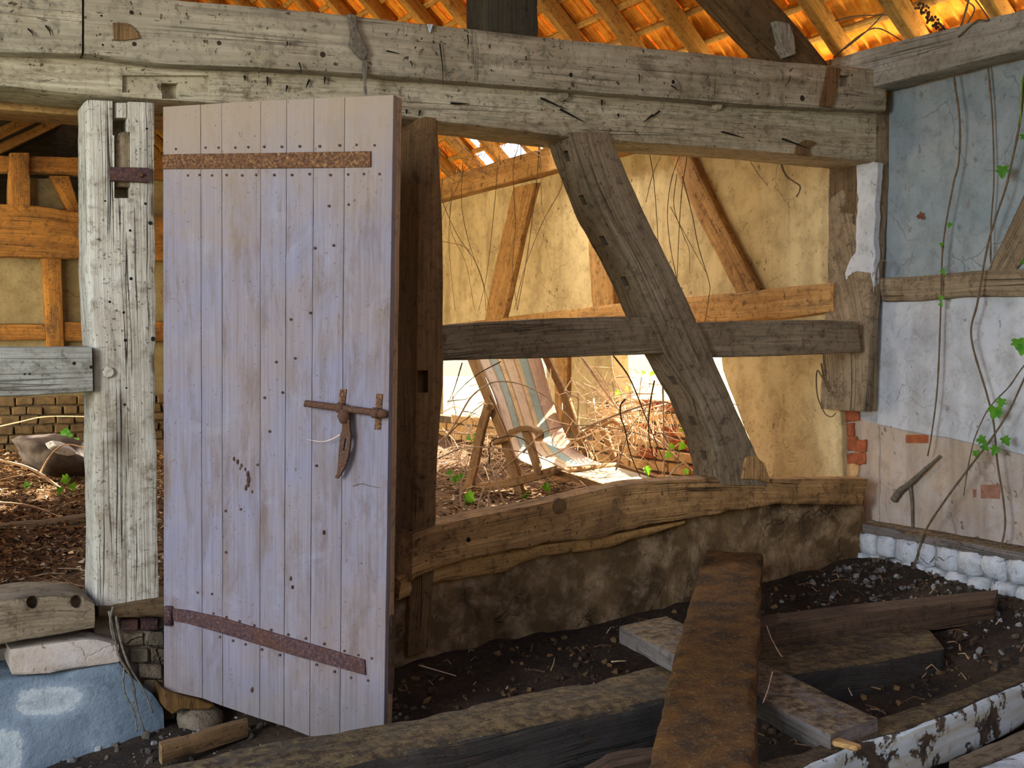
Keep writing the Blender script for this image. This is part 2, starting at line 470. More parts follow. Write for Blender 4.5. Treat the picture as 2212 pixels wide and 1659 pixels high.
def fabric_mat():
    g = G('striped_canvas', 0.9)
    uv = g.uv()
    sx = g.n('ShaderNodeSeparateXYZ'); g.put(sx.inputs[0], uv)
    rp = g.n('ShaderNodeValToRGB')
    rp.color_ramp.interpolation = 'LINEAR'
    stops = [(0.0, (228, 210, 194)), (0.17, (232, 216, 200)), (0.19, (168, 140, 108)), (0.205, (176, 194, 194)), (0.30, (184, 202, 200)), (0.315, (150, 118, 86)), (0.33, (238, 216, 170)),
             (0.38, (238, 214, 174)), (0.40, (172, 142, 108)), (0.415, (232, 216, 196)), (0.56, (232, 214, 192)), (0.575, (172, 142, 108)), (0.59, (236, 212, 168)), (0.64, (232, 214, 174)),
             (0.66, (184, 202, 198)), (0.77, (178, 200, 202)), (0.785, (168, 140, 110)), (0.80, (228, 208, 192)), (1.0, (216, 188, 170))]
    e = rp.color_ramp.elements
    for i, (t, c) in enumerate(stops):
        q = e[i] if i < 2 else e.new(t)
        q.position = t; q.color = lin(c)
    g.put(rp.inputs[0], sx.outputs[0])
    p = g.pos()
    a = g.noise(p, 14, 5, 0.65)
    st = g.noise(g.vmul(uv, (30, 3, 1)), 1, 4)
    col = g.mix(g.rng(a, 0.5, 0.72, 0, 0.45), rp.outputs[0], lin((132, 110, 84)))
    col = g.mix(g.rng(st, 0.5, 0.75, 0, 0.35), col, lin((140, 112, 84)))
    sp = g.noise(p, 90, 2)
    col = g.mix(g.m_('MULTIPLY', g.rng(sp, 0.68, 0.72), 0.8), col, lin((60, 48, 36)))
    g.bump(st, 0.2, 0.004)
    tr = g.n('ShaderNodeBsdfTranslucent'); g.put(tr.inputs[0], col)
    mx = g.n('ShaderNodeMixShader'); mx.inputs[0].default_value = 0.40
    g.t.links.new(g.b.outputs[0], mx.inputs[1]); g.t.links.new(tr.outputs[0], mx.inputs[2])
    g.t.links.new(mx.outputs[0], g.t.nodes['Material Output'].inputs[0])
    return g.out(col)


M['fabric'] = fabric_mat()
M['legrest'] = plain('bleached_canvas', (176, 164, 140), (150, 134, 106), scale=12)


def paint_mat():
    """white paint flaking off a dark timber"""
    g = G('flaking_white_paint', 0.7)
    p = g.pos(); uv = g.uv()
    a = g.noise(p, 7.5, 7, 0.68, 0.3)
    b = g.noise(p, 30, 4)
    c = g.noise(g.vmul(uv, (2, 30, 1)), 1, 4)
    wh = g.mix(g.rng(c, 0.4, 0.65), lin((196, 206, 208)), lin((176, 170, 150)))
    wh = g.mix(g.rng(b, 0.55, 0.72, 0, 0.6), wh, lin((150, 128, 90)))
    dk = g.mix(g.rng(b, 0.4, 0.6), lin((58, 48, 42)), lin((88, 70, 52)))
    mk = g.rng(a, 0.535, 0.565)
    g.bump(g.m_('ADD', g.m_('MULTIPLY', mk, -0.5), g.m_('MULTIPLY', b, 0.4)), 0.6, 0.008)
    return g.out(g.mix(mk, wh, dk))


M['paint'] = paint_mat()


def earth_mat(name, c1, c2, c3, sc=6):
    g = G(name, 0.95)
    p = g.pos()
    a = g.noise(p, sc, 7, 0.7)
    b = g.noise(p, sc * 9, 4, 0.7)
    col = g.mix(g.rng(a, 0.38, 0.62), lin(c1), lin(c2))
    col = g.mix(g.rng(b, 0.55, 0.7, 0, 0.8), col, lin(c3))
    g.bump(g.m_('ADD', a, g.m_('MULTIPLY', b, 0.4)), 1.0, 0.03)
    return g.out(col)


M['floor'] = earth_mat('dark_earth_and_dust', (56, 40, 24), (34, 24, 15), (84, 70, 54))
M['floor_back'] = earth_mat('leafy_earth', (112, 84, 56), (84, 60, 40), (146, 112, 74))
M['moss_wood'] = earth_mat('mossy_brown_plank', (104, 66, 16), (56, 36, 12), (128, 108, 74), 8)
M['yard_grass'] = earth_mat('rough_grass_yard', (112, 118, 78), (92, 98, 62), (128, 120, 84), 1.5)
M['yard'] = earth_mat('dry_yard', (214, 192, 140), (190, 172, 112), (150, 160, 84), 1.5)


# ------------------------------------------------------------------ shape builders
def poly_at(pts, t):
    """point at fraction t (by length) of a polyline of Vectors"""
    L = [0.0]
    for a, b in zip(pts, pts[1:]): L.append(L[-1] + (b - a).length)
    s = t * L[-1]
    for i in range(len(pts) - 1):
        if s <= L[i + 1] or i == len(pts) - 2:
            q = (s - L[i]) / max(1e-9, L[i + 1] - L[i])
            return pts[i].lerp(pts[i + 1], q)


def smooth_poly(pts, n):
    """Catmull-Rom through pts, n samples"""
    P = [pts[0] * 2 - pts[1]] + list(pts) + [pts[-1] * 2 - pts[-2]]
    out = []
    m = len(pts) - 1
    for i in range(n):
        t = i / (n - 1) * m
        k = min(int(t), m - 1)
        f = t - k
        a, b, c, d = P[k:k + 4]
        out.append(0.5 * ((2 * b) + (c - a) * f + (2 * a - 5 * b + 4 * c - d) * f * f + (3 * b - a - 3 * c + d) * f ** 3))
    return out


def beam(name, A, B, dv, mat, parent=None, n=None, k=4, r=0.015, amp=0.006, chip=0.012, freq=2.2, seed=None, ends=True, smooth=True, join=None, lo=0.25):
    """A timber: A and B are the two long edges of its seen face (lists of Vectors), dv the vector through its thickness.
    Rounded arrises, hewn waviness and chipped edges; UV x runs along it in metres, y around it."""
    if seed is None: seed = (abs(hash_name(name)) % 997) * 0.37 + len(bpy.data.objects) * 1.31
    la = sum((b - a).length for a, b in zip(A, A[1:]))
    n = n or max(6, min(110, int(la / 0.035)))
    dvs = dv if isinstance(dv, (list, tuple)) else None
    bm = bmesh.new()
    uvl = bm.loops.layers.uv.new('UVMap')
    rows, us = [], []
    u = 0.0
    prev = None
    for i in range(n):
        t = i / (n - 1)
        a, b = poly_at(A, t), poly_at(B, t)
        d = dvs[0].lerp(dvs[1], t) if dvs else dv
        cs = [a, b, b + d, a + d]
        ctr = (a + b) * 0.5 + d * 0.5
        if prev is not None: u += (ctr - prev).length
        prev = ctr
        us.append(u)
        pts, vs = [], []
        v = 0.0
        for s in range(4):
            p, q = cs[s], cs[(s + 1) % 4]
            e = q - p
            ln = e.length
            rr = min(r, ln * 0.3)
            en = e / max(ln, 1e-9)
            pp = cs[(s + 3) % 4]
            corner = p + ((p + (pp - p).normalized() * rr) + (p + en * rr) - 2 * p) * 0.22
            pts.append((corner, v, 1.0))
            for j in range(k):
                f = (rr + (ln - 2 * rr) * j / max(1, k - 1)) / max(ln, 1e-9) if k > 1 else 0.5
                pts.append((p + e * f, v + ln * f, 0.0 if 0 < j < k - 1 else 0.55))
            v += ln
        row = []
        for (p, vv, edge) in pts:
            dirv = (p - ctr)
            m = dirv.length
            dirn = dirv / max(m, 1e-9)
            q = Vector((u * freq + seed, vv * freq * 3, seed * 0.7))
            h = noise.noise(q) * 0.6 + noise.noise(q * 2.7) * 0.3 + noise.noise(q * 6.5) * 0.22
            h += noise.noise(Vector((u * lo * 4, seed, 3.3))) * 0.6
            ch = max(0.0, noise.noise(Vector((u * 7.5 + seed, vv * 5, 9.1)))) * edge
            row.append((bm.verts.new(p + dirn * (amp * h - chip * ch)), vv))
        rows.append(row)
        vtot = v
    m = len(rows[0])
    for i in range(n - 1):
        for j in range(m):
            j2 = (j + 1) % m
            try:
                fc = bm.faces.new((rows[i][j][0], rows[i][j2][0], rows[i + 1][j2][0], rows[i + 1][j][0]))
            except ValueError:
                continue
            vv2 = rows[i][j2][1] if j2 else vtot
            for lp, uvv in zip(fc.loops, ((us[i], rows[i][j][1]), (us[i], vv2), (us[i + 1], vv2), (us[i + 1], rows[i][j][1]))):
                lp[uvl].uv = uvv
    if ends:
        for i in (0, n - 1):
            c = sum((x[0].co for x in rows[i]), Vector()) / m
            cv = bm.verts.new(c)
            for j in range(m):
                fc = bm.faces.new((rows[i][j][0], rows[i][(j + 1) % m][0], cv))
                for lp in fc.loops:
                    q = lp.vert.co - c
                    lp[uvl].uv = (q.length * 3.0, q.z * 0.4 + us[i])
    if join is not None: return bm
    o = from_bm(name, bm, mat, parent, smooth=smooth)
    if smooth:
        try:
            o.data.set_sharp_from_angle(angle=math.radians(50))
        except Exception:
            pass
    return o


def hash_name(s):
    h = 0
    for ch in s: h = (h * 31 + ord(ch)) & 0xffffff
    return h


def px(h, pts): return [h(x, y) for x, y in pts]


def tim(name, a, b, h, dv, mat, **kw):
    """timber from the pixel outline of its seen face, lying on plane h"""
    return beam(name, px(h, a), px(h, b), Vector(dv), mat, **kw)


def slab(name, pts, dv, mat, parent=None, bevel=0.004):
    """a panel from an outline of Vectors, given thickness dv"""
    bm = bmesh.new()
    dv = Vector(dv)
    v = [bm.verts.new(p) for p in pts]
    v2 = [bm.verts.new(p + dv) for p in pts]
    bm.faces.new(v)
    bm.faces.new(list(reversed(v2)))
    for i in range(len(v)):
        j = (i + 1) % len(v)
        bm.faces.new((v[i], v2[i], v2[j], v[j]))
    bmesh.ops.recalc_face_normals(bm, faces=bm.faces)
    if bevel:
        bmesh.ops.bevel(bm, geom=list(bm.edges), offset=bevel, segments=1, affect='EDGES')
    big = [f for f in bm.faces if len(f.verts) > 4]
    bmesh.ops.triangulate(bm, faces=big)
    uvl = bm.loops.layers.uv.new('UVMap')
    for f in bm.faces:
        for lp in f.loops:
            c = lp.vert.co
            lp[uvl].uv = (c.z, c.x + c.y)
    return from_bm(name, bm, mat, parent)


def ragged(pts, amp, step=0.05, seed=1.0):
    """roughen an outline of Vectors within its own plane"""
    out = []
    n = len(pts)
    nrm = (pts[1] - pts[0]).cross(pts[2] - pts[1]).normalized()
    for i in range(n):
        a, b = pts[i], pts[(i + 1) % n]
        e = b - a
        m = max(1, int(e.length / step))
        side = e.normalized().cross(nrm)
        for j in range(m):
            p = a.lerp(b, j / m)
            out.append(p + side * (noise.noise(p * 9 + Vector((seed, 0, 0))) * amp + noise.noise(p * 27) * amp * 0.5))
    return out


def rock(bm, c, r, seed, flat=0.7, mat_index=0, axes=None):
    """one rough stone added to bm"""
    res = bmesh.ops.create_icosphere(bm, subdivisions=1, radius=1.0)
    for v in res['verts']:
        p = v.co.copy()
        h = 1 + 0.35 * noise.noise(p * 1.3 + Vector((seed, seed * .3, 0)))
        s = Vector((r[0], r[1], r[2])) if isinstance(r, (tuple, list)) else Vector((r, r, r * flat))
        q = Vector((p.x * s.x, p.y * s.y, p.z * s.z)) * h
        v.co = q + Vector(c)


def tube(bm, pts, r0, r1, sides=6, cap=True):
    """a tapered tube along pts, added to bm"""
    n = len(pts)
    rings = []
    for i, p in enumerate(pts):
        t = (pts[min(i + 1, n - 1)] - pts[max(i - 1, 0)])
        t = t.normalized() if t.length > 1e-9 else Vector((0, 0, 1))
        ref = Vector((0, 0, 1)) if abs(t.z) < 0.9 else Vector((1, 0, 0))
        x = t.cross(ref).normalized()
        y = t.cross(x)
        f = i / max(1, n - 1)
        r = (r0[i] if isinstance(r0, (list, tuple)) else r0 + (r1 - r0) * f)
        rings.append([bm.verts.new(p + (x * math.cos(2 * math.pi * j / sides) + y * math.sin(2 * math.pi * j / sides)) * r) for j in range(sides)])
    for a, b in zip(rings, rings[1:]):
        for j in range(sides):
            bm.faces.new((a[j], a[(j + 1) % sides], b[(j + 1) % sides], b[j]))
    if cap:
        bm.faces.new(list(reversed(rings[0])))
        bm.faces.new(rings[-1])
    return rings


def stem(name, pts, r0, r1, mat, parent=None, n=None, sides=6, knobs=0.0, seed=0):
    P = smooth_poly(pts, n or max(8, len(pts) * 6))
    bm = bmesh.new()
    m = len(P)
    rr = [(r0 + (r1 - r0) * i / (m - 1)) * (1 + knobs * max(0, noise.noise(Vector((i * 0.9 + seed, seed, 0))))) for i in range(m)]
    tube(bm, P, rr, None, sides)
    return from_bm(name, bm, mat, parent, smooth=True), P


def leaf_mesh():
    """a five-lobed ivy leaf, folded a little along its rib, unit size, stalk at the origin"""
    out = [(0, 0), (0.22, -0.10), (0.48, 0.02), (0.34, 0.22), (0.58, 0.42), (0.28, 0.52), (0.20, 0.78), (0, 1.0),
           (-0.20, 0.78), (-0.28, 0.52), (-0.58, 0.42), (-0.34, 0.22), (-0.48, 0.02), (-0.22, -0.10)]
    me = bpy.data.meshes.new('leaf')
    vs = [(x, y, abs(x) * 0.22 - 0.12 * y * y) for x, y in out] + [(0, 0.4, 0.0)]
    n = len(out)
    me.from_pydata(vs, [], [(i, (i + 1) % n, n) for i in range(n)])
    me.materials.append(M['leaf'])
    return me


LEAF = leaf_mesh()


def leaf(parent, p, size, facing, droop=0.8, roll=None, name='leaf', mesh=None):
    o = bpy.data.objects.new(name, mesh or LEAF)
    COL.objects.link(o)
    z = Vector(facing).normalized()
    y = Vector((random.uniform(-.7, .7), random.uniform(-.7, .7), -droop))
    y = (y - z * y.dot(z)).normalized()
    x = y.cross(z)
    m = Matrix(((x.x, y.x, z.x, p.x), (x.y, y.y, z.y, p.y), (x.z, y.z, z.z, p.z), (0, 0, 0, 1))) @ Matrix.Scale(size, 4)
    if parent is not None:
        o.parent = parent
        if parent.location.length > 0: o.matrix_parent_inverse = Matrix.Translation(-parent.location)
    o.matrix_basis = m
    return o


def cut(o, cutters):
    """carve closed cutter meshes out of o"""
    for c in cutters:
        md = o.modifiers.new('cut', 'BOOLEAN')
        md.operation = 'DIFFERENCE'
        md.object = c
        md.solver = 'EXACT'
    bpy.context.view_layer.update()
    dg = bpy.context.evaluated_depsgraph_get()
    me = bpy.data.meshes.new_from_object(o.evaluated_get(dg))
    o.modifiers.clear()
    old = o.data
    o.data = me
    bpy.data.meshes.remove(old)
    for c in cutters:
        bpy.data.objects.remove(c)
    try:
        o.data.set_sharp_from_angle(angle=math.radians(45))
    except Exception:
        pass


def box_px(h, x0, y0, x1, y1, front, back, up=None):
    """closed cutter: a pixel rectangle on plane h pushed out by front and in by back (Vectors)"""
    c = px(h, [(x0, y0), (x1, y0), (x1, y1), (x0, y1)])
    bm = bmesh.new()
    v = [bm.verts.new(p + Vector(front)) for p in c] + [bm.verts.new(p + Vector(back)) for p in c]
    for f in ((0, 1, 2, 3), (7, 6, 5, 4), (0, 4, 5, 1), (1, 5, 6, 2), (2, 6, 7, 3), (3, 7, 4, 0)):
        bm.faces.new([v[i] for i in f])
    bm.loops.layers.uv.new('UVMap')
    return from_bm('cutter', bm, M['hole'])


def box(name, lo, hi, mat, parent=None, bevel=0.006, jit=0.0, seed=0):
    bm = bmesh.new()
    bmesh.ops.create_cube(bm, size=1.0)
    lo, hi = Vector(lo), Vector(hi)
    for v in bm.verts:
        v.co = Vector((lo[i] + (hi[i] - lo[i]) * (v.co[i] + 0.5) for i in range(3)))
        if jit:
            v.co += Vector((noise.noise(v.co * 31 + Vector((seed, k, 0))) for k in range(3))) * jit
    if bevel: bmesh.ops.bevel(bm, geom=list(bm.edges), offset=bevel, segments=1, affect='EDGES')
    uvl = bm.loops.layers.uv.new('UVMap')
    for f in bm.faces:
        for lp in f.loops: lp[uvl].uv = (lp.vert.co.y + lp.vert.co.x, lp.vert.co.z)
    return from_bm(name, bm, mat, parent)


def peg(parent, h, x, y, rpx, out, mat=None, name='peg', depth=0.02, proud=0.0015):
    """a round peg or nail end set flush into its timber where a pixel meets the timber's surface"""
    c = h(x, y)
    r = (h(x + rpx, y) - c).length
    out = Vector(out).normalized()
    if parent is not None and parent.type == 'MESH':
        d = ray(x, y).normalized()
        ok, loc, nor, _i = parent.ray_cast(CAM, d)
        if ok: c = loc
    bm = bmesh.new()
    tube(bm, [c - out * depth, c + out * proud * 0.6, c + out * proud], [r, r, r * 0.8], None, 9)
    return from_bm(name, bm, mat or M['peg'], parent)

# ================================================================== LARGE STRUCTURE
# ------------------------------------------------------------------ roof (ceiling)
SL = 0.95
TH = math.atan(SL)
RX, RZ = -2.35, 3.05
UPS = Vector((-math.cos(TH), 0, math.sin(TH)))
NRM = Vector((math.sin(TH), 0, math.cos(TH)))
MIR = Vector((2 * RX, 0, 0))


def roofp(l, y, h, left=False):
    p = Vector((0, y, RZ)) + UPS * l + NRM * h
    return Vector((2 * RX - p.x, p.y, p.z)) if left else p


LR = -RX / math.cos(TH)
ceiling = empty('ceiling', 'old barn roof seen from below, orange clay tiles on battens and rafters', kind='structure')
for side in (False, True):
    for i in range(-7, 28):
        y = 0.31 + 0.495 * i + random.uniform(-.02, .02)
        wd = random.uniform(0.076, 0.092)
        s = -0.42
        d = Vector((NRM.x * (-1 if side else 1), 0, NRM.z)) * 0.1
        beam('rafter', [roofp(s, y - wd / 2, 0, side), roofp(LR, y - wd / 2, 0, side)], [roofp(s, y + wd / 2, 0, side), roofp(LR, y + wd / 2, 0, side)],
             d, M['rafter'], ceiling, n=20, k=3, amp=0.004, seed=i * 1.7 + side)
    for j in range(17):
        l = -0.38 + 0.215 * j
        beam('batten', [roofp(l, -3.3, 0.1, side), roofp(l, 13.6, 0.1, side)], [roofp(l + 0.04, -3.3, 0.1, side), roofp(l + 0.04, 13.6, 0.1, side)],
             Vector((NRM.x * (-1 if side else 1), 0, NRM.z)) * 0.024, M['rafter'], ceiling, n=60, k=2, r=0.004, amp=0.004, chip=0, seed=j + side * 50)


def tile_mesh(bm, o, ex, ey, ez, wd=0.168, ln=0.285):
    """one flat clay tile with two raised ribs; o its lower middle, ex across, ey up the slope, ez out"""
    prof = [(-0.5, 0), (-0.47, -0.016), (-0.41, 0.002), (-0.07, 0), (-0.03, -0.012), (0.03, -0.012), (0.07, 0), (0.41, 0.002), (0.5, 0)]
    rows = []
    for t, lift in ((0.0, 0.012), (1.0, 0.0)):
        rows.append([bm.verts.new(o + ex * (a * wd) + ey * (t * ln) + ez * (lift + b)) for a, b in prof])
    top = []
    for t, lift in ((0.0, 0.026), (1.0, 0.012)):
        top.append([bm.verts.new(o + ex * (a * wd) + ey * (t * ln) + ez * lift) for a in (-0.5, 0.5)])
    for i in range(len(prof) - 1):
        bm.faces.new((rows[0][i], rows[0][i + 1], rows[1][i + 1], rows[1][i]))
    bm.faces.new((top[0][0], top[1][0], top[1][1], top[0][1]))
    bm.faces.new([top[0][1], *reversed(rows[0]), top[0][0]])
    bm.faces.new([top[1][0], *rows[1], top[1][1]])
    bm.faces.new((rows[0][0], top[0][0], top[1][0], rows[1][0]))
    bm.faces.new((rows[0][-1], rows[1][-1], top[1][1], top[0][1]))


bm = bmesh.new()
tile_mesh(bm, Vector((0, 0, 0)), Vector((0, 1, 0)), UPS, NRM)
bmesh.ops.recalc_face_normals(bm, faces=bm.faces)
TILE = bpy.data.meshes.new('roof_tile')
bm.to_mesh(TILE); bm.free()
TILE.materials.append(M['tile'])
HOLES = lambda l, y: (0.2 < l < 0.7 and 2.88 < y < 3.42) or (-0.4 < l < 0.28 and 3.55 < y < 4.75 and noise.noise(Vector((l * 9, y * 5, 3))) > -0.18)  # first gap made up for the chair's lamp; second is the broken eaves
bmf = bmesh.new()
for side in (False, True):
    for j in range(16):
        l = -0.40 + 0.215 * j
        for i in range(98):
            y = -3.2 + 0.17 * i + (0.085 if j % 2 else 0) + random.uniform(-.003, .003)
            if (not side and HOLES(l, y)): continue
            near = (not side) and j < 8 and -1.55 < y < 4.6
            if near:
                t = bpy.data.objects.new('roof_tile', TILE)
                COL.objects.link(t); t.parent = ceiling
                t.location = roofp(l, y, 0.126 + random.uniform(0, .006))
                t.rotation_euler = (random.uniform(-.015, .015), random.uniform(-.02, .02), random.uniform(-.01, .01))
            else:
                ex, ez = Vector((0, 1, 0)), Vector((-NRM.x if side else NRM.x, 0, NRM.z))
                ey = Vector((-UPS.x if side else UPS.x, 0, UPS.z))
                tile_mesh(bmf, roofp(l, y, 0.13, side), ex, ey, ez)
o = from_bm('roof_tile_field', bmf, M['tile'], ceiling); o['kind'] = 'stuff'

# the far bay has a lower pitched roof on its left side, dark boards on a few big rafters
lz = lambda x: 3.66 + 0.6 * (x + 3.57)
for y in (6.4, 8.0, 9.7, 11.4):
    beam('rafter', [Vector((-5.2, y, lz(-5.2))), Vector((RX, y, lz(RX)))], [Vector((-5.2, y + .11, lz(-5.2))), Vector((RX, y + .11, lz(RX)))], Vector((-.06, 0, .1)), M['ochre'], ceiling, n=30, k=3, seed=y)
for k in range(13):
    x = -5.3 + 0.235 * k
    slab('board', [Vector((x, 5.75, lz(x) + .13)), Vector((x + .23, 5.75, lz(x + .23) + .13)), Vector((x + .23, 13.6, lz(x + .23) + .13)), Vector((x, 13.6, lz(x) + .13))], (0, 0, .025), M['king'], ceiling, bevel=0)

# ------------------------------------------------------------------ ground and floors
def ground_grid(name, x0, x1, y0, y1, nx, ny, zf, mat, skirt=0.0):
    bm = bmesh.new()
    g = [[bm.verts.new((x0 + (x1 - x0) * i / nx, y0 + (y1 - y0) * j / ny, 0)) for j in range(ny + 1)] for i in range(nx + 1)]
    for r in g:
        for v in r: v.co.z = zf(v.co.x, v.co.y)
    for i in range(nx):
        for j in range(ny):
            bm.faces.new((g[i][j], g[i + 1][j], g[i + 1][j + 1], g[i][j + 1]))
    return from_bm(name, bm, mat, smooth=True)


def fbm(x, y, s=1.0):
    return noise.noise(Vector((x * s, y * s, 2.1))) + 0.5 * noise.noise(Vector((x * s * 2.3, y * s * 2.3, 7.7))) + 0.25 * noise.noise(Vector((x * s * 5.1, y * s * 5.1, 4.2)))


def zfront(x, y):
    base = 0.10 + 0.05 * (x + 2.2)
    base = base if x < -2.2 else 0.10 + 0.075 * (x + 2.2)
    if x < -3.2: base = 0.05 + 0.14 * (x + 3.2)
    base -= max(0.0, -y - 0.2) * 0.05
    heap = 0.03 * math.exp(-((x + 0.1) / 0.4) ** 2)
    return base + heap + 0.035 * fbm(x, y, 1.9) + 0.012 * fbm(x, y, 9)


def zback(x, y):
    return 0.44 + 0.035 * max(0, y - 0.3) - 0.1 * max(0.0, min(1.0, (-2.9 - x))) * max(0, 1 - y / 2.5) + 0.05 * fbm(x, y, 1.2) + 0.02 * fbm(x + 4, y, 5)


floor = ground_grid('floor', -5.6, 0.12, -5.2, 0.12, 150, 140, zfront, M['floor'])
tag(floor, 'dark dusty earth floor of the near bay strewn with rubble', kind='structure')
floorb = ground_grid('floor_rear', -5.6, 0.1, 0.05, 13.7, 110, 200, zback, M['floor_back'])
tag(floorb, 'leaf covered earth floor behind the timber frame', kind='structure')
yard = ground_grid('floor_yard', 0.1, 40, -15, 40, 60, 60, lambda x, y: 0.36 + 0.05 * fbm(x, y, .7) - 0.0 * x, M['yard'])
tag(yard, 'bright dry yard outside the broken right wall', kind='structure')
yard2 = ground_grid('floor_yard_near', -60, -5.55, -60, 40, 40, 40, lambda x, y: -0.22 + 0.04 * fbm(x, y, .6), M['yard_grass'])
tag(yard2, 'rough grass outside the open left side of the barn', kind='structure')
yard3 = ground_grid('floor_yard_end', -5.7, 40, -60, -5.1, 40, 40, lambda x, y: -0.2 + 0.04 * fbm(x, y, .6), M['yard_grass'])
tag(yard3, 'rough grass outside the end wall behind the near bay', kind='structure')

# ------------------------------------------------------------------ right wall, one line past the frame
wall_right = empty('wall_right', 'timber framed right wall with limewashed plaster panels over whitewashed stones', kind='structure')
WY = lambda y, z, x=0.0: Vector((x, y, z))
# near bay panels (reach on past the picture's right edge)
top = ragged([WY(0.30, 1.72, .09), WY(0.30, 2.84, .09), WY(-4.2, 2.84, .09), WY(-4.2, 1.72, .09)], 0.004, 0.2)
slab('plaster_panel', top, (0.12, 0, 0), M['pl_blue'], wall_right)
mid = ragged([WY(0.30, 1.74, .07), WY(-4.2, 1.74, .07), WY(-4.2, 0.87, .07), WY(-0.93, 0.90, .07), WY(-0.42, 0.96, .07), WY(-0.16, 0.98, .07), WY(0.30, 1.04, .07)], 0.005, 0.06)
slab('plaster_panel', mid, (0.14, 0, 0), M['pl_white'], wall_right, bevel=0.006)
low = ragged([WY(0.3, 1.2, .08), WY(-4.2, 1.0, .08), WY(-4.2, 0.36, .08), WY(0.3, 0.36, .08)], 0.004, 0.2)
slab('plaster_panel', low, (0.12, 0, 0), M['pl_pink'], wall_right)
# rear bay panels between its braces
X0 = 0.02
pn = lambda pts, amp=0.004, s=1.0: ragged(px(hX(X0), pts), amp, 0.12, s)
slab('plaster_panel', pn([(930, 420), (1130, 385), (1068, 700), (930, 730)]), (0.12, 0, 0), M['pl_back'], wall_right)
slab('plaster_panel', pn([(1130, 385), (1262, 345), (1300, 500), (1302, 690), (1068, 705)]), (0.12, 0, 0), M['pl_back'], wall_right)
slab('plaster_panel', pn([(1262, 345), (1462, 300), (1612, 640), (1302, 700), (1300, 500)]), (0.12, 0, 0), M['pl_back'], wall_right)
slab('plaster_panel', pn([(1462, 300), (1850, 190), (1850, 625), (1612, 640)]), (0.12, 0, 0), M['pl_back'], wall_right)
# plaster pier standing in the opening, and the panel right of the front brace
slab('plaster_panel', ragged(px(hX(X0), [(1180, 700), (1322, 690), (1324, 790), (1332, 842), (1326, 1015), (1180, 1020)]), 0.012, 0.07, 4), (0.14, 0, 0), M['pl_back'], wall_right)
slab('plaster_panel', ragged(px(hX(X0), [(1552, 690), (1880, 670), (1880, 886), (1816, 886), (1822, 1060), (1662, 1060), (1640, 1000), (1600, 905), (1560, 800)]), 0.010, 0.06, 5), (0.14, 0, 0), M['pl_back'], wall_right)
# far end of the wall past the picture's left part stays solid
slab('plaster_panel', [WY(5.62, 0.3, .02), WY(5.62, 2.9, .02), WY(13.6, 2.9, .02), WY(13.6, 0.3, .02)], (0.14, 0, 0), M['pl_far'], wall_right)


def T(name, a, b, h, dv, mat, label=None, cat='timber', parent=None, group=None, **kw):
    o = tim(name, a, b, h, dv, mat, parent=parent, **kw)
    if label: tag(o, label, cat, group)
    return o


# timbers of the right wall
o = beam('wall_plate', [WY(0.24, 3.0, -.1), WY(-0.9, 2.965, -.1), WY(-4.2, 2.95, -.1)], [WY(0.24, 2.788, -.1), WY(-0.9, 2.775, -.1), WY(-4.2, 2.76, -.1)], Vector((0.16, 0, 0)), M['rail'], n=90, amp=0.008)  # pale tone carries the cool light on the plate's near length
tag(o, 'pale weathered wall plate over the blue panel at the top right', 'beam')  # the paleness carries cool light on this length of the plate
o = beam('wall_plate', [WY(0.25, 3.0, -.1), WY(3.3, 2.985, -.1), WY(13.6, 3.0, -.1)], [WY(0.25, 2.788, -.1), WY(3.3, 2.79, -.1), WY(13.6, 2.80, -.1)], Vector((0.16, 0, 0)), M['ochre'], n=110, amp=0.008)  # same plate, ochre to carry the warm light behind the frame
tag(o, 'ochre wall plate over the rear daub panels, hung with dry vines', 'beam')
T('wall_rail', [(1900, 600), (1990, 596), (2100, 585), (2260, 577), (2700, 545)], [(1905, 652), (2000, 648), (2100, 642), (2260, 640), (2700, 640)], hX(0.035), (0.16, 0, 0), M['grey'],
  'short weathered rail between the blue and white panels, right of the corner post', 'rail', amp=0.01)
T('wall_brace', [(2800, -803), (2200, 440), (2130, 585)], [(3100, -634), (2300, 440), (2192, 585)], hX(0.07), (0.1, 0, 0), M['grey'], 'pale slanting brace at the right edge, half covered by blue limewash', 'brace')
T('wall_brace', [(1108, 405), (1082, 513), (1052, 655), (1044, 705)], [(1156, 395), (1130, 493), (1094, 655), (1082, 705)], hX(-0.03), (0.14, 0, 0), M['ochre'],
  'ochre brace leaning left on the rear daub wall, seen left of the front diagonal brace', 'brace')
T('wall_stud', [(1252, 395), (1267, 483), (1278, 655), (1281, 700)], [(1275, 395), (1290, 493), (1320, 556), (1325, 655), (1323, 700)], hX(-0.03), (0.14, 0, 0), M['ochre'],
  'ochre upright stud half hidden behind the front diagonal brace', 'stud')
T('wall_brace', [(1428, 300), (1496, 452), (1587, 629), (1592, 645)], [(1474, 300), (1562, 483), (1638, 627), (1646, 645)], hX(-0.03), (0.14, 0, 0), M['ochre'],
  'ochre brace leaning right on the rear daub wall, seen right of the front diagonal brace', 'brace')
T('wall_rail', [(930, 705), (1050, 690), (1290, 660), (1480, 641), (1587, 631), (1800, 608)], [(930, 742), (1100, 722), (1300, 712), (1500, 701), (1635, 694), (1800, 674)], hX(-0.04), (0.16, 0, 0), M['ochre'],
  'long ochre rail under the rear daub panels with slits of daylight along it', 'rail')
T('wall_stud', [(1196, 690), (1198, 1030)], [(1225, 690), (1222, 1030)], hX(-0.02), (0.12, 0, 0), M['ochre'], 'upright stud behind the deck chair beside the ruined opening', 'stud')

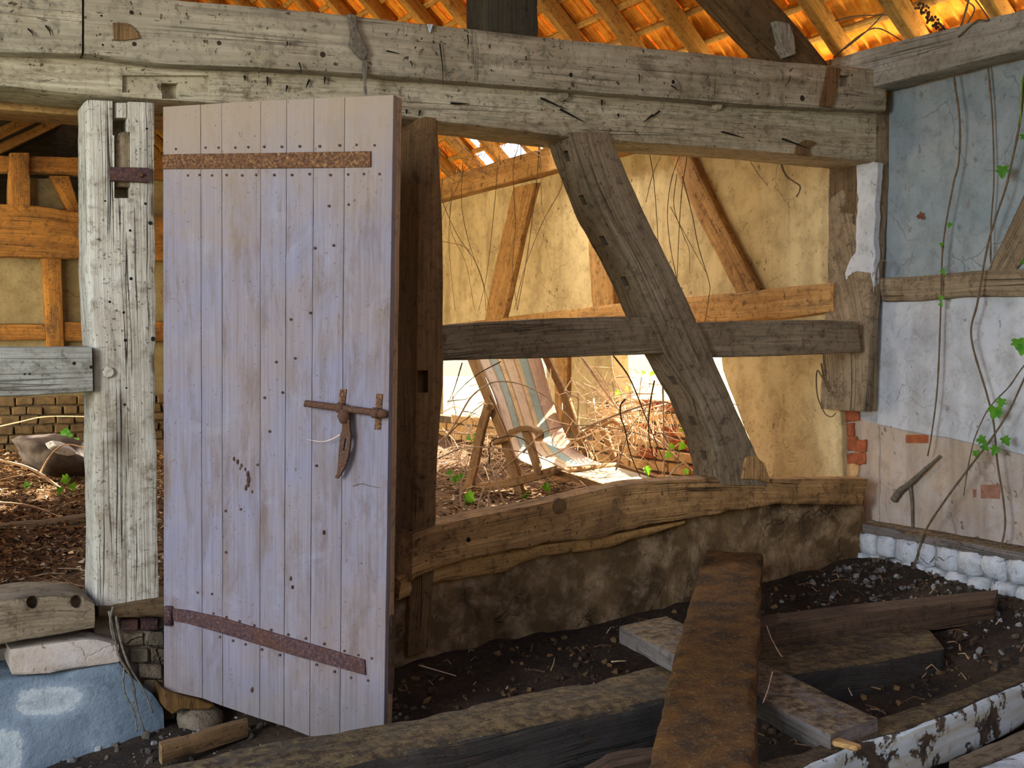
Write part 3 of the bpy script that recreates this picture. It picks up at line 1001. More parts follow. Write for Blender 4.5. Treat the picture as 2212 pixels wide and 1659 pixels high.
# corner: stump of plaster and brick under the corner post
pier = ragged(px(hX(0.07), [(1862, 893), (1814, 888), (1822, 1000), (1812, 1120), (1896, 1180), (1898, 893)]), 0.010, 0.05, 2)
slab('corner_render', pier, (0.10, 0, 0), M['pl_pink'], wall_right)
for k, (x0, y0, x1, y1) in enumerate([(1811, 884, 1856, 911), (1826, 913, 1843, 941), (1829, 943, 1848, 974), (1849, 949, 1868, 975), (1815, 979, 1868, 1004), (1812, 1006, 1850, 1030)]):
    c = px(hX(0.058 - 0.006 * (k % 2)), [(x0, y0), (x1, y0), (x1, y1), (x0, y1)])
    slab('brick', ragged(c, 0.020, 0.022, k), (0.06, 0, 0), M['brick'] if k != 5 else M['brick_pale'], wall_right, bevel=0.004)
for k, (x0, y0, x1, y1) in enumerate([(1956, 938, 2006, 958), (2117, 1046, 2161, 1078), (2100, 1056, 2110, 1076)]):
    c = px(hX(0.079), [(x0, y0), (x1, y0), (x1, y1), (x0, y1)])
    slab('brick', ragged(c, 0.004, 0.03, k), (0.05, 0, 0), M['brick_pink'] if k else M['brick'], wall_right, bevel=0.003)

# ruined brick base of the rear opening
kk = 0
for r in range(9):
    z0 = 0.42 + 0.083 * r
    y = 1.38 + (0.11 if r % 2 else 0.0)
    while y < 5.6:
        L = 0.205 + random.uniform(-.01, .01)
        topz = 1.13 - 0.085 * (y - 1.3) - (0.25 if 2.6 < y < 3.3 else 0) + 0.05 * noise.noise(Vector((y * 3, 1, 0)))
        if z0 + 0.05 < topz and not (y + L > 5.55):
            red = (noise.noise(Vector((y * 2.2, r * 1.7, 5))) > -0.02) and y < 2.1
            box('brick', (-0.02 + random.uniform(-.012, .008), y, z0), (0.15, y + L, z0 + 0.068), M['brick'] if red else M['brick_pale'], wall_right, jit=0.006, seed=kk)
            kk += 1
        y += L + 0.014
mort = box('mortar_bed', (0.005, 1.38, 0.36), (0.135, 5.58, 0.80), M['mortar'], wall_right, bevel=0)
box('mortar_bed', (0.005, 1.38, 0.78), (0.135, 2.6, 1.04), M['mortar'], wall_right, bevel=0)

# ledge timber and whitewashed stones at the foot of the right wall
o = beam('ledge_timber', [WY(0.10, 0.482, .10), WY(-4.2, 0.46, .10)], [WY(0.02, 0.48, -0.06), WY(-4.2, 0.455, -0.08)], Vector((0, 0, -0.055)), M['bleached'], n=80, amp=0.012, chip=0.03)
tag(o, 'grey ground plate lying on the whitewashed stones along the right wall', 'beam')
y = 0.16
k = 0
while y > -4.0:
    L = random.uniform(0.10, 0.17)
    for row in range(2):
        z1 = 0.43 - row * 0.115
        bmr = bmesh.new()
        bmesh.ops.create_cube(bmr, size=1.0)
        bmesh.ops.subdivide_edges(bmr, edges=list(bmr.edges), cuts=2, use_grid_fill=True)
        off = (0.05 if row else 0)
        for v in bmr.verts:
            p = v.co * 2
            m = max(abs(p.x), abs(p.y), abs(p.z))
            q = p.normalized() * 1.15
            p = p.lerp(q, 0.45) * 0.5
            v.co = Vector((-0.01 + p.x * 0.14, y - off - L / 2 + p.y * L * 0.93, z1 - 0.055 + p.z * 0.118)) + Vector((noise.noise(p * 3 + Vector((k, row, 0))), noise.noise(p * 3 + Vector((0, k, row))), noise.noise(p * 3 + Vector((row, 0, k))))) * 0.012
        from_bm('stone', bmr, M['stonewash'], wall_right, smooth=True)
        k += 1
    y -= L
box('stone_core', (0.02, -4.2, 0.1), (0.16, 0.2, 0.45), M['mortar'], wall_right, bevel=0)

# ------------------------------------------------------------------ far cross wall, seen through the left opening
wall_back = empty('wall_back', 'rear cross wall of daub and ochre timber over a low block wall', kind='structure')
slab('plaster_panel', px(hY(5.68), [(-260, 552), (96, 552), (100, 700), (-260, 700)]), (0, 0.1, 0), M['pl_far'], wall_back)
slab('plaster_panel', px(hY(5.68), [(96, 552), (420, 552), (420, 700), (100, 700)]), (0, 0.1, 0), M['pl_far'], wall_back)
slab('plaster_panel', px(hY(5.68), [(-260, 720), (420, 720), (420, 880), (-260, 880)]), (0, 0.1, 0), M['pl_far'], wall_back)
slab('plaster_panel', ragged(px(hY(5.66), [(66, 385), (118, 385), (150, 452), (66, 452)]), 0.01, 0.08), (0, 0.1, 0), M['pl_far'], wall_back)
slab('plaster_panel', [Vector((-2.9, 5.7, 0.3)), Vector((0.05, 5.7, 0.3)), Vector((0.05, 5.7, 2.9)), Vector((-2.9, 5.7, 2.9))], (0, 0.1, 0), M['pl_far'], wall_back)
hb = hY(5.5)
T('rear_tie_beam', [(-260, 430), (0, 440), (90, 446), (170, 458), (420, 470), (800, 480)], [(-260, 548), (0, 553), (170, 558), (420, 566), (800, 575)], hb, (0, 0.28, 0), M['ochrerot'], parent=wall_back, amp=0.014, lo=0.4)
T('stud', [(90, 545), (94, 600), (98, 700), (103, 775)], [(133, 545), (134, 600), (137, 700), (139, 775)], hY(5.58), (0, 0.16, 0), M['ochrerot'], parent=wall_back)
T('rail', [(-260, 702), (96, 700)], [(-260, 738), (99, 734)], hY(5.6), (0, 0.14, 0), M['ochrerot'], parent=wall_back)
T('rail', [(138, 695), (420, 695)], [(138, 738), (420, 738)], hY(5.6), (0, 0.14, 0), M['ochrerot'], parent=wall_back)
T('collar_beam', [(-260, 330), (62, 336), (420, 346)], [(-260, 368), (62, 372), (420, 392)], hY(5.56), (0, 0.14, 0), M['ochrerot'], parent=wall_back)
T('stub_post', [(22, 330), (18, 448)], [(64, 330), (66, 448)], hY(5.5), (0, 0.16, 0), M['ochrerot'], parent=wall_back)
T('strut', [(108, 380), (146, 458)], [(150, 380), (178, 462)], hY(5.58), (0, 0.14, 0), M['ochrerot'], parent=wall_back)
kk = 0
for r in range(6):
    z0 = 0.60 + 0.075 * r
    x = -4.7 + (0.06 if r % 2 else 0)
    while x < -2.3:
        L = random.uniform(0.11, 0.17)
        box('block', (x, 5.42 + random.uniform(-.012, .012), z0), (x + L - 0.012, 5.6, z0 + 0.064), M['block'], wall_back, jit=0.014, seed=kk)
        kk += 1
        x += L
box('mortar_bed', (-4.9, 5.46, 0.3), (0.0, 5.64, 1.02), M['mortar'], wall_back, bevel=0)
box('gable_boarding', (-5.2, 13.5, 0.2), (0.2, 13.6, 5.3), M['king'], wall_back, bevel=0)

# ------------------------------------------------------------------ rendered plinth walls under the frame
def wall_patch(name, a, b, h, depth, mat, parent, n=70, k=26, amp=0.018):
    return tim(name, a, b, h, depth, mat, parent=parent, n=n, k=k, r=0.02, amp=amp, chip=0.02, freq=1.1)


wall_front = empty('wall_front', 'rendered plinth wall under the sill beam, stained and cracked', kind='structure')
wall_patch('render', [(850, 1255), (990, 1220), (1180, 1170), (1300, 1142), (1410, 1116), (1640, 1082), (1866, 1072)],
           [(850, 1475), (930, 1440), (1100, 1408), (1225, 1388), (1340, 1365), (1500, 1345), (1640, 1310), (1866, 1262)], hY(0.035), (0, 0.22, 0), M['pl_plinth'], wall_front)
wall_left = empty('wall_left', 'blue grey rendered plinth at the foot of the left post', kind='structure')
wall_patch('render', [(-160, 1478), (0, 1472), (60, 1462), (130, 1456), (200, 1440), (258, 1432), (268, 1452), (330, 1500), (352, 1530)],
           [(-160, 1690), (0, 1680), (60, 1675), (130, 1672), (200, 1655), (260, 1640), (300, 1630), (340, 1612), (356, 1600)], hY(-0.06), (0, 0.3, 0), M['pl_blueplinth'], wall_left, n=60, k=22)

# the boarded near end of the barn, behind the viewer
wall_end = empty('wall_end', 'boarded gable end of the near bay, behind the viewer', kind='structure')
for i in range(24):
    x = -5.6 + 0.24 * i
    box('board', (x, -5.12 + 0.01 * (i % 2), -0.15), (x + 0.235, -5.08 + 0.01 * (i % 2), 3.0 + 2.2 * max(0, 1 - abs(x + 0.12 - RX) / 2.35)), M['dark'], wall_end, bevel=0.004)

wall_light_block = empty('wall_light_block', 'board partition on the left side of the rear bay, out of sight of the door', kind='structure')  # added unseen boards that keep lamp light off the jamb
for i in range(13):
    y = 0.34 + 0.215 * i
    box('board', (-4.62, y, 0.2), (-4.585 + 0.008 * (i % 2), y + 0.21, 3.0), M['dark'], wall_light_block, bevel=0.004)  # added out of view to keep lamp light off the jamb

# ================================================================== THE TIMBER FRAME
FY = hY(0.0)
BACK = (0, 0.28, 0)
tie_t = [(182, -22), (480, 4), (735, 28), (1108, 70), (1640, 126), (1916, 150)]
tie_b = [(182, 118), (350, 140), (540, 147), (800, 162), (1100, 186), (1640, 229), (1914, 241)]
o = T('tie_beam', tie_t, tie_b, hY(-0.07), (0, 0.3, 0), M['tie'], 'long grey upper tie beam with rust stained mortises, spanning from left joint to the corner', 'beam', r=0.022, amp=0.007, lo=0.15)
c1 = box_px(hY(-0.07), 1814, 163, 1838, 187, (0, -.05, 0), (0, 0.03, 0))
c2 = box_px(hY(-0.07), 252, 54, 280, 84, (0, -.05, 0), (0, 0.035, 0))
cut(o, [c1, c2])
TIE = o
for x, y, r in ((284, 27, 5), (290, 95, 5), (473, 93, 5), (697, 118, 6), (1233, 162, 4), (1454, 177, 3.5), (1733, 212, 5), (219, 34, 2.5), (222, 97, 2.5)):
    peg(TIE, hY(-0.078), x, y, r, (0, -1, 0), M['hole'] if r < 4.5 else M['peg'])
slab('brace_scar', ragged(px(hY(-0.0795), [(1789, 144), (1816, 147), (1800, 231), (1772, 228)]), 0.006, 0.04), (0, 0.02, 0), M['jamb'], TIE, bevel=0)
slab('mud_crust', ragged(px(hY(-0.092), [(752, 29), (771, 31), (776, 66), (797, 112), (790, 128), (774, 118), (753, 96), (758, 62)]), 0.012, 0.02), (0, 0.03, 0), M['cobweb'], TIE, bevel=0.005)
slab('mud_crust', ragged(px(hY(-0.084), [(786, 124), (793, 124), (794, 205), (789, 205)]), 0.008, 0.02), (0, 0.02, 0), M['cobweb'], TIE, bevel=0.002)
slab('rust_stain', ragged(px(hY(-0.0785), [(244, 48), (276, 50), (296, 66), (302, 84), (270, 88), (246, 86)]), 0.008, 0.03), (0, 0.02, 0), M['jamb'], TIE, bevel=0)
slab('bird_dropping', ragged(px(hY(-0.082), [(924, 52), (935, 52), (930, 70)]), 0.003, 0.02), (0, 0.01, 0), M['stonewash'], TIE, bevel=0)
for x, y, a_, L_ in ((886, 132, 12, 22), (1707, 165, -14, 28), (950, 95, 3, 150), (1060, 150, 10, 10), (1135, 122, 2, 14), (98, 55, 18, 40), (60, 62, 24, 30), (620, 90, -8, 20), (646, 135, 5, 40), (1380, 160, 0, 34), (1010, 75, 0, 50), (835, 110, 70, 30), (1450, 185, 40, 24)):
    c0, c1_ = hY(-0.081)(x, y), hY(-0.081)(x + L_ * math.sin(math.radians(a_)), y + L_ * math.cos(math.radians(a_)) * .6)
    bq = bmesh.new(); tube(bq, [c0, c0.lerp(c1_, .5) + Vector((.004, 0, 0)), c1_], [.0035, .0025, .001], None, 5)
    from_bm('crack', bq, M['hole'], TIE)
T('tie_beam', [(-260, -60), (0, -38), (177, -22)], [(-260, 98), (0, 112), (177, 118)], hY(-0.072), (0, 0.3, 0), M['tie'],
  'short left length of the upper tie beam, left of the upright scarf joint', 'beam', r=0.02, amp=0.008, seed=91.3)
low_t = [(-260, 70), (0, 95), (350, 125), (800, 145), (1300, 185), (1640, 212), (1893, 228)]
low_b = [(-260, 168), (0, 186), (165, 204), (400, 220), (700, 240), (865, 251), (945, 262), (1108, 281), (1250, 299), (1640, 326), (1893, 351)]
o = T('lintel_beam', low_t, low_b, FY, (0, 0.3, 0), M['low'], 'flaking pale lintel beam directly under the grey tie beam, over the door', 'beam', r=0.02, amp=0.008, lo=0.15)
c1 = box_px(FY, 350, 178, 387, 213, (0, -.05, 0), (0, 0.06, 0))
c2 = box_px(FY, 264, 163, 452, 200, (0, -.05, 0), (0, 0.016, 0))
cut(o, [c1, c2])
for x, y, r in ((1213, 207, 11), (1546, 229, 9)):
    peg(o, hY(-0.012), x, y, r, (0, -1, 0), M['low'], proud=0.025)

slab('dirt_patch', ragged(px(hY(-0.0095), [(1716, 333), (1722, 312), (1742, 303), (1762, 306), (1750, 322), (1752, 338)]), 0.008, 0.02), (0, 0.02, 0), M['jamb'], o, bevel=0)
for x, y, a_, L_ in ((577, 166, 3, 20), (528, 163, 4, 12), (702, 166, -4, 16), (668, 172, -22, 20), (620, 185, -10, 14), (974, 223, 88, 40), (878, 237, 0, 10), (907, 238, -8, 14), (1410, 248, -50, 26), (1425, 240, -52, 22), (1168, 212, 66, 60), (1210, 236, 62, 60), (1300, 216, 0, 14), (1690, 300, 70, 60), (1560, 285, 75, 50), (1335, 245, 10, 10)):
    c0, c1_ = hY(-0.012)(x, y), hY(-0.012)(x + L_ * math.sin(math.radians(a_)), y + L_ * math.cos(math.radians(a_)))
    bq = bmesh.new(); tube(bq, [c0, c0.lerp(c1_, .5), c1_], [.005, .004, .001], None, 5)
    from_bm('crack', bq, M['hole'], o)

T('inner_lintel', [(-260, 172), (0, 203), (170, 222), (420, 246), (620, 262)], [(-260, 210), (0, 238), (170, 250), (420, 268), (620, 285)], hY(0.34), (0, 0.22, 0), M['ochre'],  # added timber in place of the lintel's orange-lit underside
  'ochre timber behind the lintel, over the left opening and the door', 'beam', amp=0.006)  # extra timber coloured as the lintel's orange-lit underside
kp = px(hY(-0.02), [(1050, -90), (1052, 80), (1166, -90), (1164, 88)])
o = beam('king_post', [Vector((kp[0].x, -.02, 5.2)), kp[0], kp[1]], [Vector((kp[2].x, -.02, 5.2)), kp[2], kp[3]], Vector((0, 0.2, 0)), M['king'], amp=0.004)
tag(o, 'dark upright king post standing on top of the grey tie beam', 'post')
pr = px(hY(0.02), [(1560, -25), (1640, 60), (1716, 140), (1650, -25), (1735, 70), (1800, 150)])
up_ = UPS * 2.6
o = beam('principal_rafter', [pr[0] + up_, pr[0], pr[1], pr[2]], [pr[3] + up_, pr[3], pr[4], pr[5]], Vector((0, 0.22, 0)), M['dark'], amp=0.006)
tag(o, 'thick principal rafter meeting the right end of the tie beam', 'rafter')
o = slab('wedge_block', px(hY(-0.02), [(1676, 44), (1706, 50), (1716, 80), (1720, 116), (1704, 122), (1690, 100)]), (0, 0.06, 0), M['rail'], bevel=0.003)
tag(o, 'pale whitewashed block of wood wedged against the principal rafter above the tie beam', 'block')

# left post, with its long filled mortise
o = T('door_post', [(187, 216), (190, 420), (191, 600), (199, 745), (203, 900), (206, 1310)], [(337, 222), (338, 600), (341, 900), (348, 1305)], hY(-0.03), (0, 0.25, 0), M['post'],
      'massive pale split oak post left of the door, with a rusty hinge bracket', 'post', r=0.025, amp=0.010, chip=0.02, k=9, lo=0.3)
hp = hY(-0.03)
c1 = box_px(hp, 243, 210, 277, 292, (0, -.1, 0), (0, 0.13, 0))
c2 = box_px(hp, 247, 285, 283, 428, (0, -.1, 0), (0, 0.11, 0))
cut(o, [c1, c2])
POST = o
tim('mortise_block', [(247, 222), (247, 254)], [(276, 222), (276, 254)], hY(-0.018), (0, 0.1, 0), M['post'], parent=POST, n=6, amp=0.003)
pts = [(249, 403), (249, 300), (253, 291), (262, 285), (278, 283), (282, 300), (283, 403)]
slab('mortise_filler', px(hY(-0.012), pts), (0, 0.09, 0), M['dark'] if False else M['grey'], POST)
for x, y, r in ((258, 316, 3.5), (265, 344, 3.5), (277, 401, 3), (314, 440, 4), (281, 498, 4), (324, 482, 6), (283, 602, 5), (237, 652, 4), (267, 675, 4), (271, 735, 5), (330, 732, 7), (273, 838, 3), (269, 874, 4), (317, 278, 3.5), (227, 434, 3)):
    peg(POST, hY(-0.036), x, y, r * 0.75, (0, -1, 0), M['hole'])
peg(POST, hY(-0.038), 234, 804, 13, (0, -1, 0), M['post'], proud=0.012)
bk = tim('hinge_bracket', [(237, 360), (322, 362)], [(238, 390), (321, 394)], hY(-0.05), (0, 0.03, 0), M['rust2'], parent=POST, n=12, k=4, r=0.004, amp=0.002, chip=0.004)
tag(bk, 'rusty iron hinge plate')
peg(bk, hY(-0.052), 303, 378, 6, (0, -1, 0), M['iron'], name='bolt', proud=0.012)

o = T('jamb_post', [(905, 250), (902, 600), (898, 900), (888, 1250), (880, 1420)], [(948, 256), (956, 480), (961, 800), (946, 1000), (943, 1160), (930, 1400)], hY(0.0), (0, 0.26, 0), M['jamb'],
      'dark post behind the open edge of the door, left of the framed opening', 'post', amp=0.008, lo=0.2)
c1 = box_px(hY(0.0), 902, 800, 925, 848, (0, -.05, 0), (0, 0.05, 0))
cut(o, [c1])
o = T('corner_post', [(1892, 240), (1890, 350), (1886, 600), (1876, 770), (1868, 889)], [(1925, 150), (1924, 350), (1912, 560), (1898, 700), (1888, 889)], hY(0.0), (0, 0.34, 0), M['grey'],
      'weathered corner post where the frame meets the right wall, brick showing under its foot', 'post', amp=0.010, n=70)
CORNER = o
sp = ragged(px(hX(-0.019), [(1850, 352), (1893, 352), (1888, 600), (1884, 720), (1868, 735), (1838, 700), (1826, 640), (1824, 590), (1846, 545), (1852, 430)]), 0.020, 0.035, 3)
slab('plaster_smear', sp, (0.04, 0, 0), M['pl_white'], CORNER, bevel=0.002)
slab('decayed_face', ragged(px(hX(-0.016), [(1792, 352), (1852, 350), (1850, 440), (1846, 545), (1828, 590), (1830, 690), (1792, 690)]), 0.010, 0.05, 6), (0.04, 0, 0), M['dark'], CORNER, bevel=0.002)

o = T('diagonal_brace', [(1238, 285), (1239, 300), (1272, 397), (1310, 480), (1362, 572), (1446, 760), (1502, 857), (1540, 948), (1552, 1000), (1556, 1048)],
      [(1322, 285), (1326, 300), (1376, 415), (1484, 645), (1522, 728), (1545, 780), (1582, 864), (1628, 963), (1652, 1015), (1664, 1048)], hY(-0.03), (0, 0.23, 0), M['grey'],
      'big grey diagonal brace leaning across the framed opening, dark peg mortises on its edge', 'brace', amp=0.010, k=7, lo=0.35, r=0.02)
BR = o
# square mortises on the brace's left edge (cut into the seen side face)
cs = []
for (x, y) in ((1229, 335), (1270, 427), (1311, 516), (1353, 606), (1458, 820), (1497, 908), (1533, 976)):
    c = hY(0.07)(x, y)
    bmx = bmesh.new()
    bmesh.ops.create_cube(bmx, size=1.0)
    rot = Matrix.Rotation(math.radians(-25), 3, 'Y')
    for v in bmx.verts:
        v.co = rot @ Vector((v.co.x * 0.11, v.co.y * 0.042, v.co.z * 0.05)) + c
    bmx.loops.layers.uv.new('UVMap')
    cs.append(from_bm('cutter', bmx, M['hole']))
cut(BR, cs)
T('middle_rail', [(955, 703), (1060, 694), (1180, 688), (1300, 685), (1410, 684)], [(955, 781), (1080, 776), (1200, 773), (1330, 768), (1455, 763)], hY(0.015), (0, 0.2, 0), M['grey'],
  'grey middle rail left of the diagonal brace, above the deck chair', 'rail', amp=0.008, k=6)
T('middle_rail', [(1490, 696), (1640, 692), (1760, 690), (1852, 694)], [(1530, 772), (1640, 771), (1760, 766), (1862, 762)], hY(0.005), (0, 0.2, 0), M['grey'],
  'cracked middle rail between the diagonal brace and the corner post', 'rail', amp=0.008, k=6)
o = T('sill_beam', [(892, 1152), (945, 1134), (1040, 1114), (1180, 1085), (1350, 1046), (1450, 1035), (1560, 1031), (1700, 1033), (1875, 1034)],
      [(890, 1258), (947, 1226), (1073, 1196), (1180, 1178), (1300, 1163), (1410, 1136), (1560, 1112), (1674, 1090), (1862, 1092)], hY(-0.025), (0, 0.15, 0), M['sill'],
      'damp brown sill beam sagging to the left under the framed opening', 'beam', amp=0.012, chip=0.025, k=8, lo=0.3)  # lightened tan stands in for warm light, not damp
SILL = o
tim('decayed_edge', [(868, 1255), (906, 1236), (947, 1222), (1073, 1192), (1180, 1176), (1300, 1158), (1400, 1140), (1480, 1124)], [(860, 1300), (906, 1280), (987, 1254), (1093, 1236), (1174, 1204), (1301, 1190), (1400, 1158), (1480, 1132)],
    hY(0.004), (0, 0.10, 0), M['ochre'], parent=SILL, amp=0.012, chip=0.03)  # rotten lower edge; its ochre also carries orange light
peg(SILL, hY(-0.034), 1209, 1093, 15, (0, -1, 0), M['jamb'], proud=0.006, name='knot')
peg(SILL, hY(-0.034), 1012, 1166, 5, (0, -1, 0), M['hole'])
o = slab('rotten_stub', ragged(px(hY(-0.04), [(1603, 1035), (1612, 988), (1634, 984), (1652, 1000), (1664, 1040)]), 0.008, 0.03), (0, 0.05, 0), M['sill'], BR)

# left opening
o = T('breast_rail', [(-260, 748), (0, 750), (100, 750), (198, 748)], [(-260, 862), (0, 856), (100, 853), (201, 846)], hY(-0.06), (0, 0.2, 0), M['rail'],
      'pale limewashed breast rail across the left opening, ending at the big post', 'rail', amp=0.007, k=7)
for x, y, r in ((160, 785, 4), (53, 808, 2.5), (64, 808, 2.5), (197, 793, 4)):
    peg(o, hY(-0.068), x, y, r, (0, -1, 0), M['hole'])
o = T('ground_sill', [(-260, 1305), (0, 1296), (50, 1288), (120, 1282), (180, 1286), (205, 1302)], [(-260, 1420), (0, 1397), (60, 1386), (140, 1376), (206, 1364)], hY(-0.12), (0, 0.3, 0), M['grey'],
      'short rounded ground sill with two worn holes at the lower left', 'beam', amp=0.014, chip=0.02, k=8, r=0.03)
cs = []
for x, y, r in ((72, 1302, .022), (168, 1300, .024)):
    bmx = bmesh.new()
    c = hY(-0.12)(x, y)
    tube(bmx, [c + Vector((0, -.06, .02)), c + Vector((0, .03, -.005)), c + Vector((0, .06, -.012))], [r * 1.25, r, r * .5], None, 10)
    bmx.loops.layers.uv.new('UVMap')
    cs.append(from_bm('cutter', bmx, M['hole']))
cut(o, cs)
o = T('threshold_timber', [(214, 1308), (270, 1302), (330, 1292), (480, 1290)], [(214, 1336), (270, 1336), (330, 1336), (480, 1338)], hY(-0.04), (0, 0.28, 0), M['dark'],
      'decayed timber foot under the big post, running behind the door', 'timber', amp=0.010)
o = T('bedding_stone', [(22, 1402), (120, 1388), (200, 1378), (256, 1392)], [(28, 1462), (110, 1458), (190, 1444), (258, 1432)], hY(-0.08), (0, 0.28, 0), M['pl_pink'],
      'rough flat block wedged between the ground sill and the blue plinth', 'stone', amp=0.012, chip=0.02)
rub = empty('post_footing', 'crumbling brick and rubble footing under the big post', 'rubble')
for k, (x0, y0, x1, y1) in enumerate([(262, 1338, 300, 1364), (303, 1336, 342, 1362), (268, 1368, 312, 1398), (316, 1366, 356, 1396), (282, 1402, 322, 1432), (326, 1400, 360, 1430), (300, 1436, 352, 1466), (312, 1470, 356, 1500)]):
    c = px(hY(0.0 + 0.01 * (k % 3)), [(x0, y0), (x1, y0), (x1, y1), (x0, y1)])
    slab('brick', ragged(c, 0.008, 0.03, k), (0, 0.1, 0), M['rust2'] if k < 2 else M['mortar'], rub, bevel=0.006)
o = slab('rubble_core', ragged(px(hY(0.035), [(205, 1330), (380, 1330), (380, 1560), (205, 1500)]), 0.02, 0.06), (0, 0.2, 0), M['mortar'], rub)

# ================================================================== THE DOOR
HP = hY(-0.075)(352, 860)
dl = (HP - CAM).dot(FW)
dr = dl * 0.922
E_ = CAM + ray(850, 860) * dr
ddir = Vector((E_.x - HP.x, E_.y - HP.y, 0)).normalized()
dn = Vector((0, 0, 1)).cross(ddir).normalized()
if dn.dot(CAM - HP) < 0: dn = -dn
DP = hPl(HP, dn)
DPo = lambda off: hPl(HP + dn * off, dn)
door = empty('door_1', 'faded lavender plank door hanging open, with rusty strap hinges and a bolt', 'door', kind='structure', loc=(HP.x, HP.y, 0))
tops = [(352, 231), (433, 226), (479, 223), (563, 218), (619, 215), (678, 213), (745, 210), (850, 205)]
bots = [(354, 1489), (437, 1508), (481, 1525), (561, 1552), (613, 1568), (669, 1590), (734, 1592), (829, 1590)]
for i in range(7):
    g = 0.4
    a = [(tops[i][0] + (g if i else 0), tops[i][1]), (bots[i][0] + (g if i else 0), bots[i][1])]
    b = [(tops[i + 1][0] - (g if i < 6 else 0), tops[i + 1][1]), (bots[i + 1][0] - (g if i < 6 else 0), bots[i + 1][1])]
    h = DPo(random.uniform(-.0025, .0025))
    tim('plank', a, b, h, -dn * 0.03, M['door'], parent=door, n=60, k=5, r=0.0018, amp=0.0010, chip=0.002, seed=13.7 * i + 2)
# ledges across the back, that thicken the open edge
for (y0, y1, y2, y3) in ((255, 440, 250, 436), (760, 960, 770, 975), (1265, 1430, 1330, 1500)):
    tim('ledge', [(358, y0), (846, y2)], [(358, y1), (842, y3)], DPo(-0.031), -dn * 0.032, M['brownplank'], parent=door, n=30, k=4, amp=0.002)
tim('edge_batten', [(848, 206), (827, 1580)], [(851, 206), (830, 1580)], DPo(-0.004), -dn * 0.062, M['edge'], parent=door, n=50, k=4, r=0.002, amp=0.0015, chip=0.004)
h1 = tim('strap_hinge', [(351, 334), (356, 333), (560, 330), (800, 326)], [(351, 366), (356, 365), (560, 364), (800, 361)], DPo(0.009), -dn * 0.008, M['rust'], parent=door, n=60, k=4, r=0.002, amp=0.0012, chip=0.003)
tag(h1, 'long pitted rusty strap across the top of the door')
h2 = tim('strap_hinge', [(372, 1315), (400, 1318), (470, 1332), (630, 1380), (787, 1426)], [(374, 1342), (400, 1346), (470, 1366), (630, 1415), (789, 1459)], DPo(0.010), -dn * 0.009, M['rust2'], parent=door, n=60, k=4, r=0.002, amp=0.0015, chip=0.003)
tag(h2, 'purple rusted strap sloping across the foot of the door')
# hinge eye at the foot
bmh = bmesh.new()
c = DPo(0.012)(364, 1330)
tube(bmh, [c + Vector((0, 0, -.035)), c + Vector((0, 0, .035))], 0.016, 0.016, 10)
from_bm('hinge_eye', bmh, M['rust2'], door, smooth=True)
nails = [(444, 319), (472, 319), (508, 319), (536, 318), (570, 317), (608, 317), (647, 316), (690, 316), (733, 314), (770, 313), (809, 314), (380, 322),
         (431, 378), (458, 379), (489, 378), (523, 379), (553, 378), (592, 378), (630, 378), (668, 376), (713, 378), (752, 377), (786, 376), (820, 376), (406, 379),
         (710, 445), (753, 442), (680, 536), (720, 530), (628, 690), (670, 676), (596, 782), (637, 774), (571, 859), (610, 848), (582, 932), (556, 1004), (487, 1104), (520, 1100), (488, 1193),
         (683, 1006), (437, 1328), (461, 1325), (489, 1333), (517, 1342), (549, 1351), (585, 1361), (622, 1371), (660, 1379), (700, 1391), (744, 1406), (774, 1415), (803, 1422),
         (475, 1376), (503, 1384), (530, 1392), (565, 1403), (604, 1415), (683, 1436), (722, 1451), (758, 1464), (795, 1470), (427, 1280), (458, 1283)]
bmn = bmesh.new()
hd = DPo(0.003)
for x, y in nails:
    c = hd(x, y)
    tube(bmn, [c - dn * 0.006, c + dn * 0.0015, c + dn * 0.0022], [0.0048, 0.0048, 0.002], None, 7)
o = from_bm('nail_heads', bmn, M['rusty_dark'], door); o['kind'] = 'stuff'
mud = from_bm('mud_splash', (lambda b: ([rock(b, DPo(0.002)(x, y), (r, r * .5, r * 1.5), x) for x, y, r in ((506, 992, .006), (514, 997, .007), (522, 1006, .006), (530, 1014, .005), (536, 1024, .009), (538, 1036, .010), (537, 1046, .008), (532, 1053, .008), (545, 1062, .005), (519, 1012, .004), (628, 1250, .006), (632, 1268, .006), (700, 1150, .006), (545, 1490, .008))], b)[1])(bmesh.new()), M['rusty_dark'], door); mud['kind'] = 'stuff'
# sliding bolt: bar, two staples on plates, hanging hasp
bolt = from_bm('bolt_bar', (lambda b: (tube(b, smooth_poly([DPo(0.03)(661, 872), DPo(0.03)(668, 872.5), DPo(0.03)(740, 882), DPo(0.03)(836, 895)], 26), [0.008] + [0.0125] * 22 + [0.014, 0.016, 0.012], None, 10), b)[1])(bmesh.new()), M['iron'], door, smooth=True)
tag(bolt, 'thick rusted iron slide bolt')
for x0, y0, x1, y1 in ((733, 841, 748, 878), (811, 851, 826, 928)):
    tim('keeper_plate', [(x0 + 1, y0), (x0 - 3, y1)], [(x1, y0), (x1 - 4, y1)], DPo(0.007), -dn * 0.006, M['rust'], parent=bolt, n=14, k=3, r=0.002, amp=0.001)
for x, y, wd in ((736, 881, 12), (812, 892, 13)):
    a_, b_ = DPo(0.03)(x - wd / 2, y - .6), DPo(0.03)(x + wd / 2, y + 1)
    bmk = bmesh.new()
    tube(bmk, [a_, b_], 0.0185, 0.0185, 12)
    from_bm('staple', bmk, M['iron'], bolt, smooth=True)
bmk = bmesh.new()
tube(bmk, [DPo(0.03)(745, 886), DPo(0.034)(743, 900), DPo(0.034)(744, 914)], [0.02, 0.024, 0.014], None, 12)
from_bm('hasp_collar', bmk, M['iron'], bolt, smooth=True)
hz = DPo(0.040)
